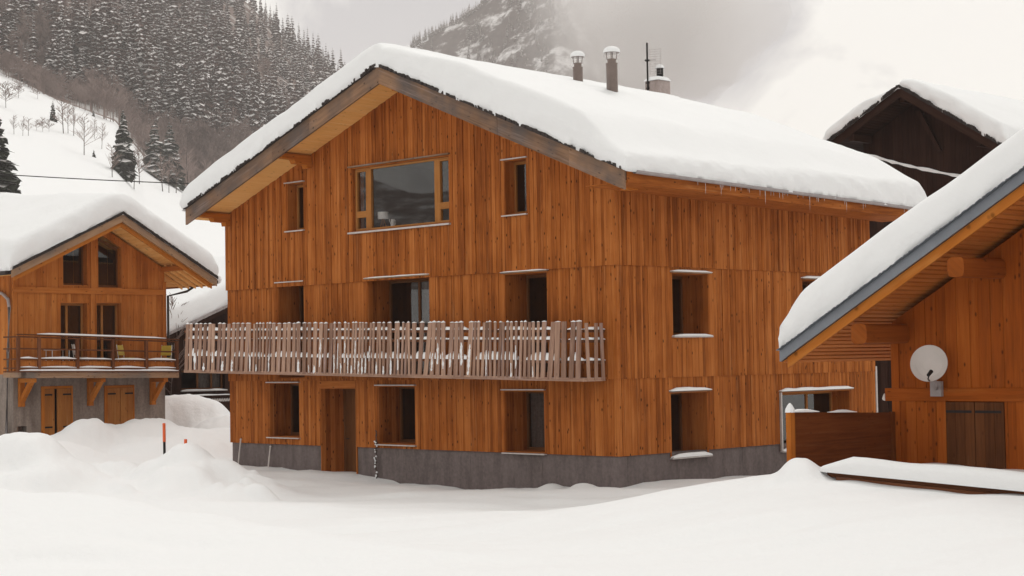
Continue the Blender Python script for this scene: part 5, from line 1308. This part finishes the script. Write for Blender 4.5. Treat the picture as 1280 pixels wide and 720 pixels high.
for _ in range(900):
    px = 520+g.random()*190; t = 1-g.random()**1.5*.6
    if fbm(px*.03, t*9, 3.3, 3) < -.05: continue
    spots.append((*mpt(px, t), g.uniform(12, 22), 1.1, g.uniform(0, 6.3), int(g.integers(7))))
for px in np.arange(518, 700, 2.2): spots.append((*mpt(px+g.uniform(-1, 1), .985), g.uniform(10, 22), 1.0, 0, int(g.integers(7))))
for px, t in ((446, .93), (452, .92), (458, .925), (462, .94), (470, .95), (492, .97), (497, .97), (515, .96)):
    for k in range(3): spots.append((*mpt(px+g.uniform(-3, 3), t), g.uniform(8, 13), 1.3, 0, int(g.integers(7))))
v_, q_, m_ = plant(far_var, spots)
tag(fast_mesh('mountain_forest', v_, q_, m_, ['needle_far', 'treesnow', 'bark']), 'sparse dark conifers on the far misty mountain', 'forest', None, 'stuff')

# ================================================================== air
def volume(name, dens, col, ani=.2):
    m, nt, out = mat(name); v = N(nt, 'ShaderNodeVolumePrincipled'); v.inputs['Density'].default_value = dens; v.inputs['Color'].default_value = (*col, 1); v.inputs['Anisotropy'].default_value = ani
    nt.links.new(v.outputs[0], out.inputs['Volume']); MT[name] = m
volume('haze_air', HAZE, (.97, .925, .905))
mb = MB(); mb.box((CP.x-3750, CP.y-3750, -60), (7500, 0, 0), (0, 7500, 0), (0, 0, 860), 0)
tag(mb.build('haze', 'haze_air'), 'pale winter haze filling the valley', 'haze', None, 'stuff')

fogs = [(850, 20, 1750, 105, 120, 190, 1), (810, -40, 1700, 90, 100, 160, .6), (790, 70, 1720, 70, 70, 150, .5), (790, 20, 1650, 85, 120, 260, .2)]
for k in range(12): fogs.append((g.uniform(700, 770), g.uniform(-50, 100), g.uniform(1500, 1700), g.uniform(28, 62), g.uniform(26, 55), g.uniform(80, 190), g.uniform(.08, .2)))
for i, (px, py, dep, rl, rv, rd, den) in enumerate(fogs):
    nm = 'cloud_air_%d' % i; volume(nm, FOG*den, (.985, .98, .978), .0)
    c = D(px, py, dep); mb = MB(); n1_, n2_ = 40, 24; k = dep/F; P = np.zeros((n1_+1, n2_+1, 3))
    for a in range(n1_+1):
        for b in range(n2_+1):
            t, f_ = 2*math.pi*(a % n1_)/n1_, math.pi*(b/n2_-.5)
            e = V((math.cos(f_)*math.cos(t), math.cos(f_)*math.sin(t), math.sin(f_))); q = 1+.55*float(fbm(e.x*1.6+i*9, e.y*1.6, e.z*1.6, 4))
            P[a, b] = c+RH*(e.x*rl*k*q)+FH*(e.y*rd*q)+Z_*(e.z*rv*k*q)
    mb.grid(P); o = mb.build('cloud_bank', nm, None, True, True)
    tag(o, None, None, None, 'stuff')
# ================================================================== light and sky
SE, SAZ = R(58), V((-.5, .86, 0)).normalized()
w = bpy.data.worlds.new('World'); S.world = w; w.use_nodes = True; nt = w.node_tree; nt.nodes.clear(); L = nt.links.new
out = N(nt, 'ShaderNodeOutputWorld'); bg = N(nt, 'ShaderNodeBackground'); bg.inputs['Strength'].default_value = .1; L(bg.outputs[0], out.inputs[0])
sky = N(nt, 'ShaderNodeTexSky', sky_type='NISHITA', sun_disc=False, sun_elevation=SE, sun_rotation=math.atan2(SAZ.x, SAZ.y))
tc = N(nt, 'ShaderNodeTexCoord')
def dirmask(px, py, lo, hi):
    d = (FW*F+RT*(px-640)-UP*(py-360)).normalized()
    n = N(nt, 'ShaderNodeVectorMath', operation='DOT_PRODUCT'); n.inputs[1].default_value = d; L(tc.outputs['Generated'], n.inputs[0])
    m = N(nt, 'ShaderNodeMapRange', interpolation_type='SMOOTHSTEP'); m.inputs['From Min'].default_value = math.cos(R(lo)); m.inputs['From Max'].default_value = math.cos(R(hi)); L(n.outputs['Value'], m.inputs['Value']); return m.outputs[0]
n1 = N(nt, 'ShaderNodeTexNoise', i_Scale=9.0, i_Detail=8.0, i_Roughness=.56, i_Distortion=.5); L(tc.outputs['Generated'], n1.inputs['Vector'])
cl = ramp(nt, [(.38, SKYG), (.62, SKYW)]); 
# a bank of grey cloud above the mountain, bright cream cloud towards the right
gm = dirmask(700, 0, 8.0, 2.0)
a1 = N(nt, 'ShaderNodeMath', operation='MULTIPLY_ADD', n1=-.4); L(gm, a1.inputs[0]); 
sc = N(nt, 'ShaderNodeMath', operation='MULTIPLY_ADD', n1=1.7, n2=-.17); L(n1.outputs[0], sc.inputs[0]); L(sc.outputs[0], a1.inputs[2]); L(a1.outputs[0], cl.inputs[0])
mx = N(nt, 'ShaderNodeMix', data_type='RGBA'); mx.inputs[0].default_value = .93; L(sky.outputs[0], mx.inputs[6]); L(cl.outputs[0], mx.inputs[7]); sp = N(nt, 'ShaderNodeSeparateXYZ'); L(tc.outputs['Generated'], sp.inputs[0])
zr = N(nt, 'ShaderNodeMapRange'); zr.inputs['From Min'].default_value = .12; zr.inputs['From Max'].default_value = 1; zr.inputs['To Min'].default_value = 1; zr.inputs['To Max'].default_value = ZEN; L(sp.outputs['Z'], zr.inputs['Value'])
vm = N(nt, 'ShaderNodeVectorMath', operation='SCALE'); L(mx.outputs[2], vm.inputs[0]); L(zr.outputs[0], vm.inputs['Scale']); L(vm.outputs[0], bg.inputs[0])
sl = bpy.data.lights.new('sun', 'SUN'); sl.energy = SUN; sl.angle = R(18); sl.color = (1, .975, .94)
so = bpy.data.objects.new('sun', sl); COL.objects.link(so); dirv = SAZ*math.cos(SE)+Z_*math.sin(SE); so.rotation_euler = dirv.to_track_quat('Z', 'Y').to_euler()
S.view_settings.view_transform = 'Standard'; S.view_settings.look = 'None'; S.view_settings.gamma = 1; S.view_settings.exposure = EXPO; S.view_settings.use_curve_mapping = False
S.cycles.use_denoising = True; S.cycles.max_bounces = 10; S.cycles.diffuse_bounces = 4; S.cycles.transparent_max_bounces = 16; S.cycles.volume_bounces = 3
S.cycles.use_adaptive_sampling = True; S.cycles.caustics_reflective = False; S.cycles.caustics_refractive = False
